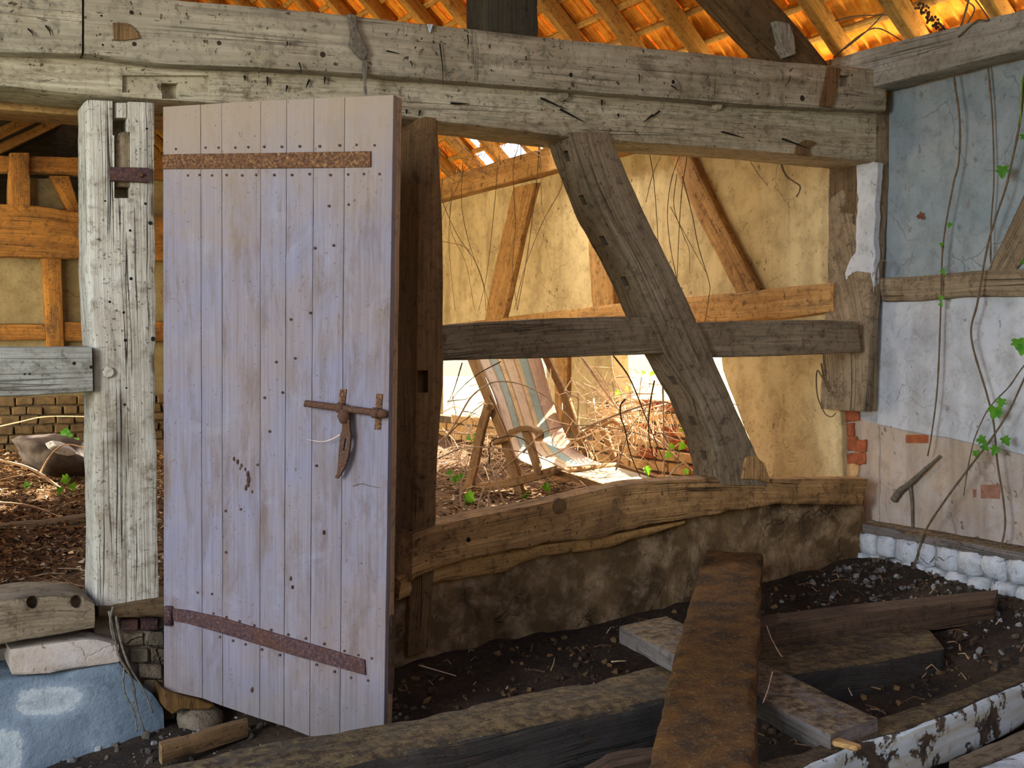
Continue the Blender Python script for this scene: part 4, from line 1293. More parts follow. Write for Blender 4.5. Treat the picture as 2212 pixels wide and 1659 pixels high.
hasp = [(738, 905), (754, 905), (755, 925), (757, 940), (755, 965), (752, 985), (745, 1008), (735, 1026), (728, 1034), (723, 1031), (728, 1022), (730, 1000), (732, 965), (735, 940), (739, 928)]
bmz = bmesh.new()
outer = [hz(x, y) for x, y in hasp]
slot = [hz(x, y) for x, y in ((745, 948), (749, 946), (748, 962), (744, 974), (741, 972))]
vo = [bmz.verts.new(p) for p in outer]; vi = [bmz.verts.new(p) for p in slot]
eo = [bmz.edges.new((vo[i], vo[(i + 1) % len(vo)])) for i in range(len(vo))] + [bmz.edges.new((vi[i], vi[(i + 1) % len(vi)])) for i in range(len(vi))]
bmesh.ops.triangle_fill(bmz, edges=eo, use_beauty=True)
r_ = bmesh.ops.extrude_face_region(bmz, geom=list(bmz.faces))
for v in [g_ for g_ in r_['geom'] if isinstance(g_, bmesh.types.BMVert)]: v.co -= dn * 0.011
from_bm('hasp', bmz, M['iron'], bolt)
s_, _ = stem('straw', [DPo(0.022)(735, 938), DPo(0.03)(718, 948), DPo(0.03)(695, 954), DPo(0.02)(662, 949)], 0.0022, 0.0006, M['bramble'])
tag(s_, 'thin dry straw caught behind the hasp on the door', 'straw')
s_, _ = stem('straw', [DPo(0.004)(762, 1050), DPo(0.006)(780, 1045), DPo(0.006)(800, 1050), DPo(0.004)(822, 1054)], 0.0014, 0.0006, M['vine'])
tag(s_, 'faint curved dry stalk stuck to the door below the hasp', 'straw')

# ================================================================== THE DECK CHAIR
FH = Vector((FW.x, FW.y, 0)).normalized()
e1 = (RT * 0.77 + FH * 0.638).normalized()
e2 = (RT * 0.638 - FH * 0.77).normalized()
A0 = CAM + ray(1121, 1076) * 7.2
chair = empty('deck_chair', 'abandoned wooden deck chair with faded blue and cream striped canvas, among dry brambles', 'chair', loc=(A0.x, A0.y, A0.z))
CW = 0.60
CPl = lambda off: hPl(A0 + e1 * off, e1)


def rod(name, pts, plane, wpx, thick, horiz=False, mat='chair_wood', n=24, k=3, parent=None):
    dx, dy = (0, wpx / 2) if horiz else (wpx / 2, 0)
    a = px(plane, [(x - dx, y - dy) for x, y in pts])
    b = px(plane, [(x + dx, y + dy) for x, y in pts])
    return beam(name, a, b, e1 * thick, M[mat], parent or chair, n=n, k=k, r=0.006, amp=0.0015, chip=0.002)


rod('back_rail', [(1000, 725), (1019, 781), (1058, 876), (1087, 949), (1108, 1016), (1123, 1084)], CPl(0), 17, 0.03, n=36)
rod('back_rail', [(1160, 728), (1179, 775), (1218, 856), (1241, 928), (1270, 990), (1296, 1045)], CPl(CW), 15, 0.03, n=36)
rod('prop_leg', [(1053, 872), (1036, 930), (1020, 1010), (1005, 1072)], CPl(-0.035), 17, 0.026, n=26)
rod('prop_leg', [(1226, 866), (1216, 930), (1205, 1000), (1192, 1060)], CPl(CW + 0.035), 15, 0.026, n=26)
for off, x, y in ((-0.045, 1058, 878), (CW + 0.07, 1227, 872)):
    c = CPl(off)(x, y)
    bmp = bmesh.new()
    tube(bmp, [c - e1 * 0.02, c + e1 * 0.02], 0.024, 0.022, 10)
    from_bm('pivot_pin', bmp, M['chair_wood'], chair, smooth=True)
rod('armrest', [(1064, 956), (1080, 949), (1100, 934), (1122, 926), (1140, 925), (1153, 931), (1160, 941), (1157, 947)], CPl(-0.05), 12, 0.06, True, n=30)
rod('armrest', [(1240, 950), (1262, 934), (1286, 920), (1304, 911), (1322, 909), (1338, 917), (1345, 928)], CPl(CW + 0.02), 11, 0.06, True, n=30)
rod('arm_post', [(1133, 930), (1146, 975), (1162, 1024)], CPl(-0.025), 14, 0.028, n=18)
rod('arm_post', [(1295, 918), (1310, 955), (1328, 1003)], CPl(CW + 0.03), 12, 0.028, n=18)
rod('seat_rail', [(1004, 1056), (1050, 1051), (1100, 1043), (1150, 1030), (1197, 1016)], CPl(-0.012), 19, 0.026, True, n=30)
rod('seat_rail', [(1200, 1040), (1260, 1024), (1338, 1004)], CPl(CW + 0.012), 14, 0.026, True, n=24)
rod('leg_rest_rail', [(1193, 1019), (1250, 1036), (1312, 1056)], CPl(0.02), 15, 0.026, True, n=20)
rod('leg_rest_rail', [(1334, 1007), (1375, 1021), (1420, 1036)], CPl(CW - 0.02), 12, 0.026, True, n=20)
# front bar with the canvas rolled round it
cl, cr = CPl(-0.02)(1196, 1018), CPl(CW + 0.05)(1344, 1004)
bmp = bmesh.new()
tube(bmp, [cl.lerp(cr, i / 12) for i in range(13)], 0.020, 0.020, 10)
from_bm('front_bar', bmp, M['chair_wood'], chair, smooth=True)
# canvas
lf = smooth_poly(px(CPl(0.035), [(1010, 725), (1033, 781), (1066, 853), (1088, 925), (1106, 978), (1136, 1001), (1170, 1013), (1212, 1018)]), 40)
rf = smooth_poly(px(CPl(CW - 0.02), [(1150, 728), (1168, 775), (1188, 850), (1206, 905), (1230, 955), (1262, 985), (1296, 1001), (1330, 1004)]), 40)


def cloth(name, L, R, mat, sag, parent, nn=20):
    bm = bmesh.new()
    uvl = bm.loops.layers.uv.new('UVMap')
    rows = []
    for i, (a, b) in enumerate(zip(L, R)):
        row = []
        for j in range(nn + 1):
            t = j / nn
            p = a.lerp(b, t)
            s = sag * math.sin(math.pi * t) * math.sin(math.pi * i / (len(L) - 1))
            p += Vector((0, 0, -s)) + e2 * (-s * 0.5) + Vector((0, 0, 0.006 * noise.noise(Vector((t * 7, i * 0.22, 1)))))
            row.append(bm.verts.new(p))
        rows.append(row)
    for i in range(len(L) - 1):
        for j in range(nn):
            f = bm.faces.new((rows[i][j], rows[i][j + 1], rows[i + 1][j + 1], rows[i + 1][j]))
            for lp, uvv in zip(f.loops, ((j, i), (j + 1, i), (j + 1, i + 1), (j, i + 1))):
                lp[uvl].uv = (uvv[0] / nn, uvv[1] * 0.03)
    o = from_bm(name, bm, mat, parent, smooth=True)
    md = o.modifiers.new('thickness', 'SOLIDIFY'); md.thickness = 0.004
    return o


cloth('canvas', lf, rf, M['fabric'], 0.03, chair)
cloth('leg_rest_canvas', px(CPl(0.045), [(1200, 1018), (1230, 1027), (1270, 1040), (1312, 1053)]), px(CPl(CW - 0.035), [(1332, 1008), (1352, 1014), (1380, 1022), (1416, 1034)]), M['legrest'], 0.008, chair, 8)

# ================================================================== BRAMBLES AND VINES IN THE REAR BAY
def cpl(d): return hPl(CAM + FW * d, FH)


def path_at(pts, d, wob=0.12, seed=0):
    out = []
    for i, (x, y) in enumerate(pts):
        out.append(cpl(d + wob * noise.noise(Vector((i * 0.7, seed * 3.1, 0))))(x, y))
    return out


Z3 = lambda pts: [(930 + x * .2532, 700 + y * .2532) for x, y in pts]
Z1 = lambda pts: [(930 + x * .2532, 240 + y * .2532) for x, y in pts]
Z2 = lambda pts: [(1400 + x * .2532, 280 + y * .2532) for x, y in pts]
br = [
    ([(60, 1150), (250, 1065), (430, 1050), (650, 1070), (850, 1110), (1050, 1190), (1200, 1280), (1370, 1420)], 6.5, .0048, 'long dark bramble stem arching low in front of the deck chair', 'bramble'),
    ([(790, 1100), (870, 1010), (950, 930), (1100, 880), (1300, 865), (1500, 880), (1750, 930), (1950, 1010), (2200, 1150)], 6.55, .005, 'bramble stem arching from the canvas over the right armrest of the deck chair', 'bramble'),
    ([(120, 990), (240, 800), (350, 620), (500, 510), (620, 490), (760, 510), (920, 580), (1060, 680), (1180, 790), (1280, 900), (1370, 1040), (1440, 1200)], 6.9, .006, 'bramble stem arching highest across the chair back and down its right side', 'bramble'),
    ([(500, 1190), (515, 1010), (600, 970), (700, 955), (800, 990), (870, 1050), (950, 1130)], 6.8, .005, 'small hooped stem just below the left armrest of the deck chair', 'vine'),
    ([(505, 610), (560, 720), (620, 850), (660, 960), (685, 1050)], 6.9, .004, 'short thin stem hanging down the left rail of the deck chair', 'vine'),
    ([(1280, 280), (1400, 450), (1480, 570), (1580, 700), (1680, 830), (1800, 900), (1980, 1030), (2250, 1260)], 7.3, .011, 'thickest pale bramble cane slanting down to the right beside the deck chair', 'bramble'),
    ([(1400, 430), (1500, 560), (1620, 760), (1800, 960)], 7.4, .008, 'second pale cane lying alongside the thickest bramble cane', 'bramble'),
    ([(1560, 270), (1680, 430), (1760, 600), (1830, 780), (1900, 950), (2010, 1220)], 6.6, .005, 'dark straight stem crossing the white gap from top centre to lower right', 'vine'),
    ([(1980, 450), (1985, 700), (1990, 1000), (1995, 1300)], 6.5, .006, 'upright dry stem standing before the brick base near the diagonal brace', 'bramble'),
    ([(1270, 900), (1400, 850), (1600, 770), (1800, 700), (1950, 665), (2060, 690), (2050, 750), (2110, 900)], 6.8, .0075, 'pale cane arching to the right over the tangle, bent over at its tip', 'bramble'),
    ([(1660, 640), (1620, 700), (1625, 800), (1660, 900), (1690, 1050), (1740, 1200), (1790, 1300)], 6.5, .0055, 'hooked dark stem curving down right of the right armrest', 'vine'),
    ([(1910, 480), (1870, 700), (1860, 900), (1890, 1100), (1960, 1290)], 6.7, .005, 'thin upright stem second from the diagonal brace in front of the bricks', 'vine'),
    ([(1140, 570), (1220, 450), (1310, 330)], 7.6, .004, 'thin twig slanting up right from the right back rail of the chair', 'bramble'),
    ([(1150, 560), (1200, 610), (1260, 650), (1255, 880), (1330, 1080), (1345, 1150)], 6.9, .005, 'crooked pale stem bent like an elbow beside the right back rail', 'bramble'),
    ([(1580, 1250), (1640, 1080), (1700, 900), (1850, 700)], 6.6, .005, 'pale stem leaning up right from the chair front bar knob', 'bramble'),
    ([(400, 1590), (430, 1470), (480, 1370), (640, 1220), (870, 1010)], 6.3, .006, 'pale stem rising right from the sill under the left armrest', 'bramble'),
    ([(495, 1565), (500, 1440), (540, 1360)], 6.2, .006, 'short broken upright stem by the sill at the left', 'bramble'),
    ([(630, 1540), (560, 1350), (520, 1200), (505, 1050), (500, 1010)], 6.4, .005, 'upright stem leaning left by the sill, before the chair foot', 'bramble'),
    ([(270, 330), (200, 560), (140, 690)], 7.0, .004, 'thin twig before the white gap at upper left of the chair', 'vine'),
    ([(600, 320), (400, 430), (250, 560), (140, 700)], 6.9, .004, 'long thin twig slanting from the canvas top into the left white gap', 'vine'),
    ([(130, 970), (250, 850), (440, 720)], 7.0, .004, 'twig slanting across the left white gap to the prop leg', 'vine'),
    ([(140, 660), (300, 640), (360, 610)], 7.0, .0035, 'short level twig in the left white gap', 'vine'),
    ([(270, 745), (350, 755), (430, 790)], 7.0, .0035, 'short twig meeting the left prop leg from the left', 'vine'),
    ([(980, 1140), (1120, 1080), (1220, 1000), (1280, 910)], 6.9, .005, 'pale stem curving over the seat canvas', 'bramble'),
    ([(1930, 930), (1990, 940), (2030, 990), (2050, 1100), (2150, 1230)], 6.6, .005, 'bowed pale stem before the lowest bricks', 'bramble'),
    ([(2020, 1320), (2100, 1220), (2180, 1190), (2250, 1290)], 6.3, .005, 'low white looped stem at the foot of the diagonal brace', 'bramble'),
    ([(260, 1560), (255, 1400), (300, 1240), (330, 1120)], 6.4, .0045, 'slender grey stem standing at the left corner of the opening', 'bramble'),
]
for k, (pts, d, r, lab, mt) in enumerate(br):
    o, _ = stem('bramble_stem', path_at(Z3(pts), d, 0.12, k), r, r * 0.45, M[mt], n=len(pts) * 7, sides=6, knobs=0.5, seed=k)
    tag(o, lab, 'bramble', 'dry bramble stems around the deck chair')

rng_ = random.Random(11)
bmt = bmesh.new()
for i in range(430):                                       # the tangle nobody could count
    cx_, cy_ = rng_.gauss(1375, 70), rng_.gauss(905, 45)
    if i > 330: cx_, cy_ = rng_.uniform(955, 1090), rng_.gauss(985, 45)
    a = rng_.uniform(0, math.pi); L = rng_.uniform(35, 120)
    bend = rng_.uniform(-.5, .5) * L
    d = rng_.uniform(6.9, 8.3) if i <= 330 else rng_.uniform(7.4, 9.3)
    p = [(cx_ - math.cos(a) * L / 2, cy_ - math.sin(a) * L / 2), (cx_ - math.sin(a) * bend * .5, cy_ + math.cos(a) * bend * .5), (cx_ + math.cos(a) * L / 2, cy_ + math.sin(a) * L / 2)]
    P = smooth_poly(path_at(p, d, 0.2, i), 8)
    if min(q.z for q in P) < 0.42 or max(q.x for q in P) > -0.04: continue
    r = rng_.uniform(.0018, .0042) if i % 5 else rng_.uniform(.004, .0065)
    tube(bmt, P, r, r * .5, 4, cap=False)
o = from_bm('bramble_tangle', bmt, M['bramble'])
tag(o, 'thicket of fine pale bramble twigs behind and beside the deck chair', 'bramble', kind='stuff')

hv = [
    (Z1([(928, 180), (925, 250), (915, 480), (880, 800), (830, 1200), (740, 1700)]), .0042, 'long straight vine hanging past the left ochre brace'),
    (Z1([(770, 190), (740, 330), (705, 480), (720, 850), (725, 1000), (700, 1350), (740, 1700)]), .0036, 'vine hanging down the middle of the left ochre brace'),
    (Z1([(590, 380), (575, 450), (550, 750), (510, 1150), (470, 1450), (410, 1700)]), .0034, 'vine hanging just left of the left ochre brace'),
    (Z1([(200, 600), (165, 900), (160, 1200), (210, 1700)]), .0030, 'vine hanging close beside the jamb post, leftmost upright one'),
    (Z1([(100, 760), (230, 1060), (350, 1230), (430, 1400), (510, 1700)]), .0034, 'vine slanting from the jamb post down to the foot of the left brace'),
    (Z1([(275, 450), (265, 800), (330, 1130), (450, 1480), (470, 1700)]), .0034, 'vine curving right beneath the rusty hollow of the wall plate'),
    (Z1([(1115, 650), (990, 880), (900, 1080), (800, 1350), (715, 1690)]), .0034, 'beaded vine slanting left across the middle daub panel'),
    (Z1([(940, 430), (950, 800), (980, 930), (1015, 1010)]), .0026, 'short vine ending on the middle daub panel'),
    (Z1([(100, 1110), (270, 1150), (340, 1230), (355, 1330)]), .0024, 'thin looping vine low beside the jamb post'),
    (Z1([(320, 400), (230, 640), (130, 830), (95, 930)]), .0028, 'vine slanting left behind the jamb post under the wall plate'),
    (Z1([(180, 650), (170, 1000), (300, 1300), (375, 1690)]), .0026, 'vine leaning right in the left daub panel'),
    (Z2([(5, 120), (20, 250), (45, 400), (70, 700), (85, 950)]), .0036, 'vine hanging just right of the diagonal brace'),
    (Z2([(275, 190), (200, 420), (165, 700), (190, 1000), (255, 1320)]), .0036, 'vine bowing left beside the right ochre brace'),
    (Z2([(330, 230), (290, 500), (265, 850), (245, 1330)]), .0036, 'straight vine running down left of the right ochre brace'),
    (Z2([(120, 190), (40, 380), (-20, 620)]), .0032, 'vine curving left to vanish behind the diagonal brace'),
    (Z2([(245, 380), (220, 650), (300, 900), (350, 1030), (355, 1230)]), .0026, 'vine hung with dead seed heads in the narrow daub panel'),
    (Z2([(290, 400), (370, 700), (430, 1000), (520, 1300), (520, 1420), (475, 1690)]), .0032, 'longest vine dropping along the right ochre brace to the rail'),
    (Z2([(190, 660), (330, 920), (490, 1210)]), .0026, 'vine slanting right to meet the longest vine'),
    (Z2([(850, 190), (920, 350), (1020, 480)]), .0026, 'thin root hanging from the lintel over the right daub panel'),
    (Z2([(1130, 230), (1170, 380), (1240, 440), (1295, 480), (1290, 530), (1265, 575)]), .0062, 'thick crooked root hanging from the lintel near the corner post'),
]
for k, (pts, r, lab) in enumerate(hv):
    x0 = -0.10 - 0.05 * (k % 3)
    pre = []
    yp = 346 - (pts[0][0] - 1200) * 0.251
    if k not in (7, 8, 9, 10, 15, 16, 17): pre = [hX(-0.10)(pts[0][0], yp - 25), hX(-0.115)(pts[0][0], yp + 8)] if pts[0][1] > yp + 30 else [hX(-0.10)(pts[0][0], yp - 20)]
    o, P = stem('hanging_vine', pre + [hX(x0 + 0.03 * noise.noise(Vector((i * .8, k, 0))))(x, y) for i, (x, y) in enumerate(pts)], r, r * 0.6, M['vine'], n=len(pts) * 6, sides=5, knobs=0.7, seed=k + 40)
    tag(o, lab, 'vine', 'dry vines hanging before the rear daub wall')
# vines matted in the broken eaves
bmt = bmesh.new()
for i in range(75):
    cx_, cy_ = rng_.uniform(950, 1190), 0
    cy_ = 385 - (cx_ - 950) * 0.27 - rng_.uniform(0, 75)
    p = [(cx_, cy_), (cx_ + rng_.uniform(-25, 25), cy_ + rng_.uniform(-28, 24)), (cx_ + rng_.uniform(-45, 45), cy_ + rng_.uniform(-45, 45))]
    h = hX(-0.12 + rng_.uniform(-.2, .25))
    tube(bmt, smooth_poly(px(h, p), 7), rng_.uniform(.0018, .0036), .0016, 4, cap=False)
o = from_bm('eaves_twigs', bmt, M['vine'])
tag(o, 'matted dry creeper twigs under the broken eaves behind the frame', 'vine', kind='stuff')

# arching stems and a log on the floor of the left opening
ls = [([(-40, 985), (60, 1010), (110, 1040), (150, 1075), (195, 1150)], 7.0, .009, 'thick dry bramble cane arching down to the right in the left opening'),
      ([(-40, 930), (40, 912), (100, 900), (200, 900)], 8.5, .006, 'thin stem bowed across the low block wall in the left opening'),
      ([(86, 1022), (105, 990), (125, 968), (150, 960), (200, 972)], 7.0, .006, 'hooped stem beside the dark mound'),
      ([(-30, 1084), (60, 1092), (130, 1118), (200, 1160)], 6.4, .007, 'lower bramble cane lying over the leaf litter'),
      ([(-30, 1045), (40, 1028), (90, 1030), (140, 1060)], 6.9, .004, 'thin stem bowing behind the thick bramble cane'),
      ([(124, 1172), (142, 1156), (145, 1182)], 5.7, .003, 'little bent straw on the log in the left opening')]
for k, (pts, d, r, lab) in enumerate(ls):
    o, _ = stem('bramble_stem', path_at(pts, d, 0.1, k + 60), r, r * 0.6, M['bramble'], knobs=0.5, seed=k + 80)
    tag(o, lab, 'bramble')
gz = lambda x, y, dz=0.0: (lambda p: Vector((p.x, p.y, zback(p.x, p.y) + dz)))(hZ(0.42)(x, y))
a = [gz(-60, 1186, .05), gz(90, 1164, .05), gz(210, 1150, .05)]
o = beam('fallen_log', [p + Vector((0, .05, 0)) for p in a], [p - Vector((0, .05, 0)) for p in a], Vector((0, 0, -0.09)), M['grey'], n=40, amp=0.008, r=0.03)
tag(o, 'thin grey log lying across the leaf litter in the left opening', 'log')
bmm = bmesh.new()
pm = hY(3.6)(128, 985)
for v in bmesh.ops.create_icosphere(bmm, subdivisions=4, radius=1.0)['verts']:
    p = v.co.copy()
    hgt = 1 + 0.25 * noise.noise(p * 1.6 + Vector((3, 1, 0))) + 0.08 * noise.noise(p * 5)
    v.co = Vector((p.x * 0.27, p.y * 0.24, p.z * 0.13)) * hgt + Vector((pm.x, pm.y, pm.z + 0.0)) - Vector((0, 0, p.x * 0.06))
o = from_bm('dusty_sack', bmm, M['sack'], smooth=True)
tag(o, 'dark slumped dusty sack on the leaf litter below the block wall', 'sack')

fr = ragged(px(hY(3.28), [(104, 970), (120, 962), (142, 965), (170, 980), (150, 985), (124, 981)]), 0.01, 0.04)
o = slab('sun_patch_piece', fr, (0, 0.16, 0.02), M['stonewash'], bevel=0.006)  # solid white piece in place of sunlight falling on the sack
tag(o, 'white fragment of plaster lying on the dark sack in the left opening', 'rubble')  # stands in for a sun patch on the sack

# leaf litter, twigs
def litter(name, n, rect, zf, mat, size, label, rn, twig=False, cat='leaves'):
    bm = bmesh.new()
    for i in range(n):
        x, y = rn.uniform(rect[0], rect[1]), rn.uniform(rect[2], rect[3])
        z = zf(x, y)
        a = rn.uniform(0, 6.283)
        s = rn.uniform(size[0], size[1])
        t = Vector((math.cos(a), math.sin(a), rn.uniform(-.15, .35)))
        if twig:
            p0 = Vector((x, y, z + 0.004 + rn.uniform(0, .02)))
            tube(bm, [p0, p0 + t * s * 0.5 + Vector((rn.uniform(-.01, .01), rn.uniform(-.01, .01), rn.uniform(0, .02))), p0 + t * s], rn.uniform(.0015, .004), .0012, 4, cap=False)
        else:
            b = Vector((-math.sin(a), math.cos(a), rn.uniform(-.4, .4)))
            p0 = Vector((x, y, z + rn.uniform(0.002, .018)))
            up = Vector((0, 0, rn.uniform(0.1, 0.35) * s))
            v = [bm.verts.new(p0 + q) for q in (-t * s * .5, b * s * .3, t * s * .5 + up, -b * s * .3)]
            bm.faces.new((v[0], v[1], v[2])); bm.faces.new((v[0], v[2], v[3]))
    o = from_bm(name, bm, mat, recalc=False)
    return tag(o, label, cat, kind='stuff')


rn = random.Random(5)
litter('leaf_litter', 15000, (-4.7, -2.7, 0.25, 5.4), zback, M['litter'], (0.014, 0.048), 'brown dead leaves carpeting the ground in the left opening', rn)
litter('twig_litter', 900, (-4.7, -2.9, 0.3, 4.5), zback, M['twigs'], (0.04, 0.2), 'dry twigs strewn over the leaves in the left opening', rn, True, 'twigs')
litter('leaf_litter', 3000, (-2.7, -0.1, 0.3, 4.0), zback, M['litter'], (0.02, 0.05), 'dead leaves on the ground around the deck chair', rn)
litter('twig_litter', 900, (-2.6, -0.15, 0.3, 3.2), zback, M['twigs'], (0.05, 0.22), 'dry twigs heaped on the ground around the deck chair', rn, True, 'twigs')


def sprig(x, y, plane, n, s, lab, grp=None):
    c = plane(x, y)
    o = empty('ivy_sprig', lab, 'ivy', grp, loc=c)
    st, _ = stem('stem', [c + Vector((0, 0, -0.08)), c + Vector((0.01, 0, -0.03)), c], 0.003, 0.0015, M['greenstem'], parent=o, sides=5)
    for i in range(n):
        leaf(o, c + Vector((random.uniform(-s, s) * .8, random.uniform(-s, s) * .5, random.uniform(-s, s) * .7)), s * random.uniform(.7, 1.1), (-0.4 + random.uniform(-.4, .4), -1, 0.5 + random.uniform(-.4, .4)), 0.5)
    return o


for x, y, d, n, s, lab in ((1478, 935, 6.8, 2, .055, 'bright ivy sprig upper right, before the bricks'), (1464, 966, 6.8, 3, .06, 'larger bright ivy sprig before the lowest red bricks'),
                           (1397, 1020, 6.9, 2, .05, 'ivy sprig beside the leg rest of the deck chair'), (1480, 1022, 6.5, 2, .05, 'ivy sprig at the foot of the diagonal brace'),
                           (1188, 1046, 7.0, 1, .06, 'single ivy leaf under the seat rail'), (1145, 1063, 6.9, 2, .04, 'ivy sprig right of the chair foot'),
                           (1002, 1068, 6.6, 2, .06, 'ivy sprig beside the foot of the prop leg'), (980, 1026, 7.6, 4, .05, 'ivy sprigs on the ground behind the prop leg'), (1017, 948, 8.2, 3, .05, 'sunlit ivy sprig in the left white gap'),
                           (1345, 845, 8.0, 2, .05, 'ivy sprig on the ruined wall edge left of the right white gap'), (1402, 812, 8.0, 2, .045, 'ivy sprig floating tip high in the right white gap'),
                           (145, 1045, 6.6, 4, .05, 'green seedling on the leaf litter in the left opening'), (58, 1045, 7.2, 3, .05, 'small green plant left of the seedling in the left opening'), (148, 940, 9.0, 6, .07, 'dark ivy clump at the foot of the block wall'), (160, 958, 8.8, 4, .06, 'ivy beside the post at the foot of the block wall'), (20, 870, 9.6, 4, .06, 'ivy growing on the block wall at the picture edge')):
    sprig(x, y, cpl(d), n, s, lab)

# ================================================================== VINES ON THE NEAR RIGHT WALL
def wall_vine(pts, x, r0, r1, lab, leaves=(), mat='vine', jit=0.02):
    P3 = [hX(x + jit * noise.noise(Vector((i * .7, pts[0][0], 0))))(a, b) for i, (a, b) in enumerate(pts)]
    root = empty('climbing_vine', lab, 'vine', None, loc=P3[-1])
    st, P = stem('stem', P3, r0 * .52, r1 * .6, M[mat], parent=root, n=len(pts) * 7, sides=7, knobs=0.6, seed=pts[0][0])
    for (lx, ly, sz) in leaves:
        c = hX(x - 0.02)(lx, ly)
        leaf(root, c, sz * .8, (-1, -0.7 + random.uniform(-.5, .3), 0.4 + random.uniform(-.4, .4)), 0.6)
    return root


wall_vine([(2100, -30), (2080, 45), (2058, 100), (2061, 165), (2073, 260), (2071, 350), (2059, 400), (2037, 530), (2032, 670), (2025, 834), (2012, 940), (2004, 985)], 0.0, .010, .006,
          'vine hanging from the rafters down the blue panel, left of the other wall vines', [(2054, 482, .035), (2035, 525, .03), (2034, 583, .04), (2036, 640, .035), (2030, 655, .03)])
wall_vine([(2145, -30), (2150, 40), (2131, 96), (2138, 180), (2144, 259), (2147, 388), (2141, 480), (2140, 569)], 0.045, .009, .005, 'grey vine lying flat on the blue panel between the two leafy vines')
wall_vine([(2230, 60), (2215, 150), (2204, 259), (2180, 375), (2170, 414), (2136, 520), (2112, 651), (2098, 728), (2131, 849), (2146, 911), (2155, 1003), (2168, 1085), (2170, 1148), (2150, 1215), (2132, 1241), (2095, 1268)], -0.02, .010, .007,
          'long leafy vine snaking from the plate down to the stones at the far right', [(2166, 360, .075), (2199, 733, .08), (2210, 745, .07), (2165, 862, .06), (2150, 880, .08), (2158, 888, .05), (2168, 945, .06), (2153, 965, .06), (2212, 560, .06)])
wall_vine([(2300, 690), (2212, 790), (2180, 835), (2136, 882), (2108, 940), (2096, 985), (2088, 1027), (2082, 1070)], -0.05, .007, .004, 'thin vine bending down left across the pink render from the right edge', [(2114, 946, .06), (2108, 974, .05)])
wall_vine([(2290, 640), (2220, 800), (2180, 887), (2140, 950), (2107, 993), (2049, 1070), (2001, 1143), (1982, 1200), (1967, 1244)], -0.08, .008, .010, 'vine slanting from the right edge down to the ledge stones near the corner', [(2122, 962, .05)])
wall_vine([(2240, 120), (2212, 160), (2206, 220), (2205, 270)], -0.04, .006, .005, 'fresh green shoot at the top right edge', [(2212, 290, .06)], 'greenstem')
# creepers over the eaves at the top right
for k, (pts, lab) in enumerate([([(1800, 125), (1860, 75), (1900, 62), (1960, 95)], 'bowed twig in the first lit gap under the eaves'), ([(1825, 105), (1880, 60), (1925, 10)], 'straight pale twig crossing the first lit gap under the eaves'),
                                ([(1805, 45), (1850, 35), (1930, 32)], 'thin twig high in the first lit gap under the eaves'), ([(2060, 120), (2085, 60), (2105, 20), (2085, 0)], 'vine looping up in the second lit gap under the eaves'), ([(2070, 80), (2110, 45), (2135, 42), (2100, -10)], 'twig looping right in the second lit gap under the eaves'),
                                ([(1452, 105), (1475, 60), (1560, 5)], 'pale straw stuck between rafters above the tie beam')]):
    o, _ = stem('eaves_twig', px(hX(-0.03 - .02 * k), pts), .005, .003, M['vine'], sides=5, knobs=.5, seed=k)
    tag(o, lab, 'twig')
clump = empty('seed_cluster', 'dark bunch of dead creeper heads hanging at the second lit gap under the eaves', 'creeper', loc=hX(-.05)(2005, 50))
bmx = bmesh.new()
for i in range(60):
    t = i / 59
    x, y = 1985 + 55 * t + random.uniform(-12, 12), 10 + 62 * t + random.uniform(-8, 8)
    rock(bmx, hX(-0.05 + random.uniform(-.02, .02))(x, y), (0.008, 0.008, 0.008), i * 1.7)
o = from_bm('seed_heads', bmx, M['rusty_dark'], clump); o['kind'] = 'stuff'
# dusty root and broken hollow on the pink render
o, _ = stem('dusty_root', px(hX(0.05), [(1930, 1080), (1945, 1060), (1965, 1045), (1990, 1022), (2012, 1002), (2030, 985)]), .020, .006, M['cobweb'], knobs=.5)
tag(o, 'thick dusty root slanting across the pink render by the corner', 'root')
o, _ = stem('dusty_root', px(hX(0.06), [(1966, 1050), (1970, 1090), (1971, 1150), (1972, 1165)]), .010, .004, M['cobweb'])
tag(o, 'thin dusty root hanging below the slanting root', 'root')
o, _ = stem('bent_twig', px(hX(-0.06), [(1898, 640), (1893, 600), (1897, 572), (1906, 562), (1915, 568), (1912, 590)]), .004, .003, M['vine'])
tag(o, 'looped twig beside the corner post at rail height', 'twig')
o, _ = stem('bent_twig', px(hX(-0.10), [(1774, 785), (1780, 820), (1790, 845), (1766, 800), (1765, 850), (1780, 890), (1795, 900), (1806, 892)]), .005, .003, M['vine'])
tag(o, 'crooked twig hanging under the right middle rail by the corner', 'twig')
o = leaf(None, hX(0.06)(1985, 463), 0.04, (-1, -.4, .2), 0.1, name='dead_leaf', mesh=None)
o.data = LEAF.copy(); o.data.materials.clear(); o.data.materials.append(M['deadleaf'])
tag(o, 'curled dead leaf stuck on the blue panel', 'leaf')

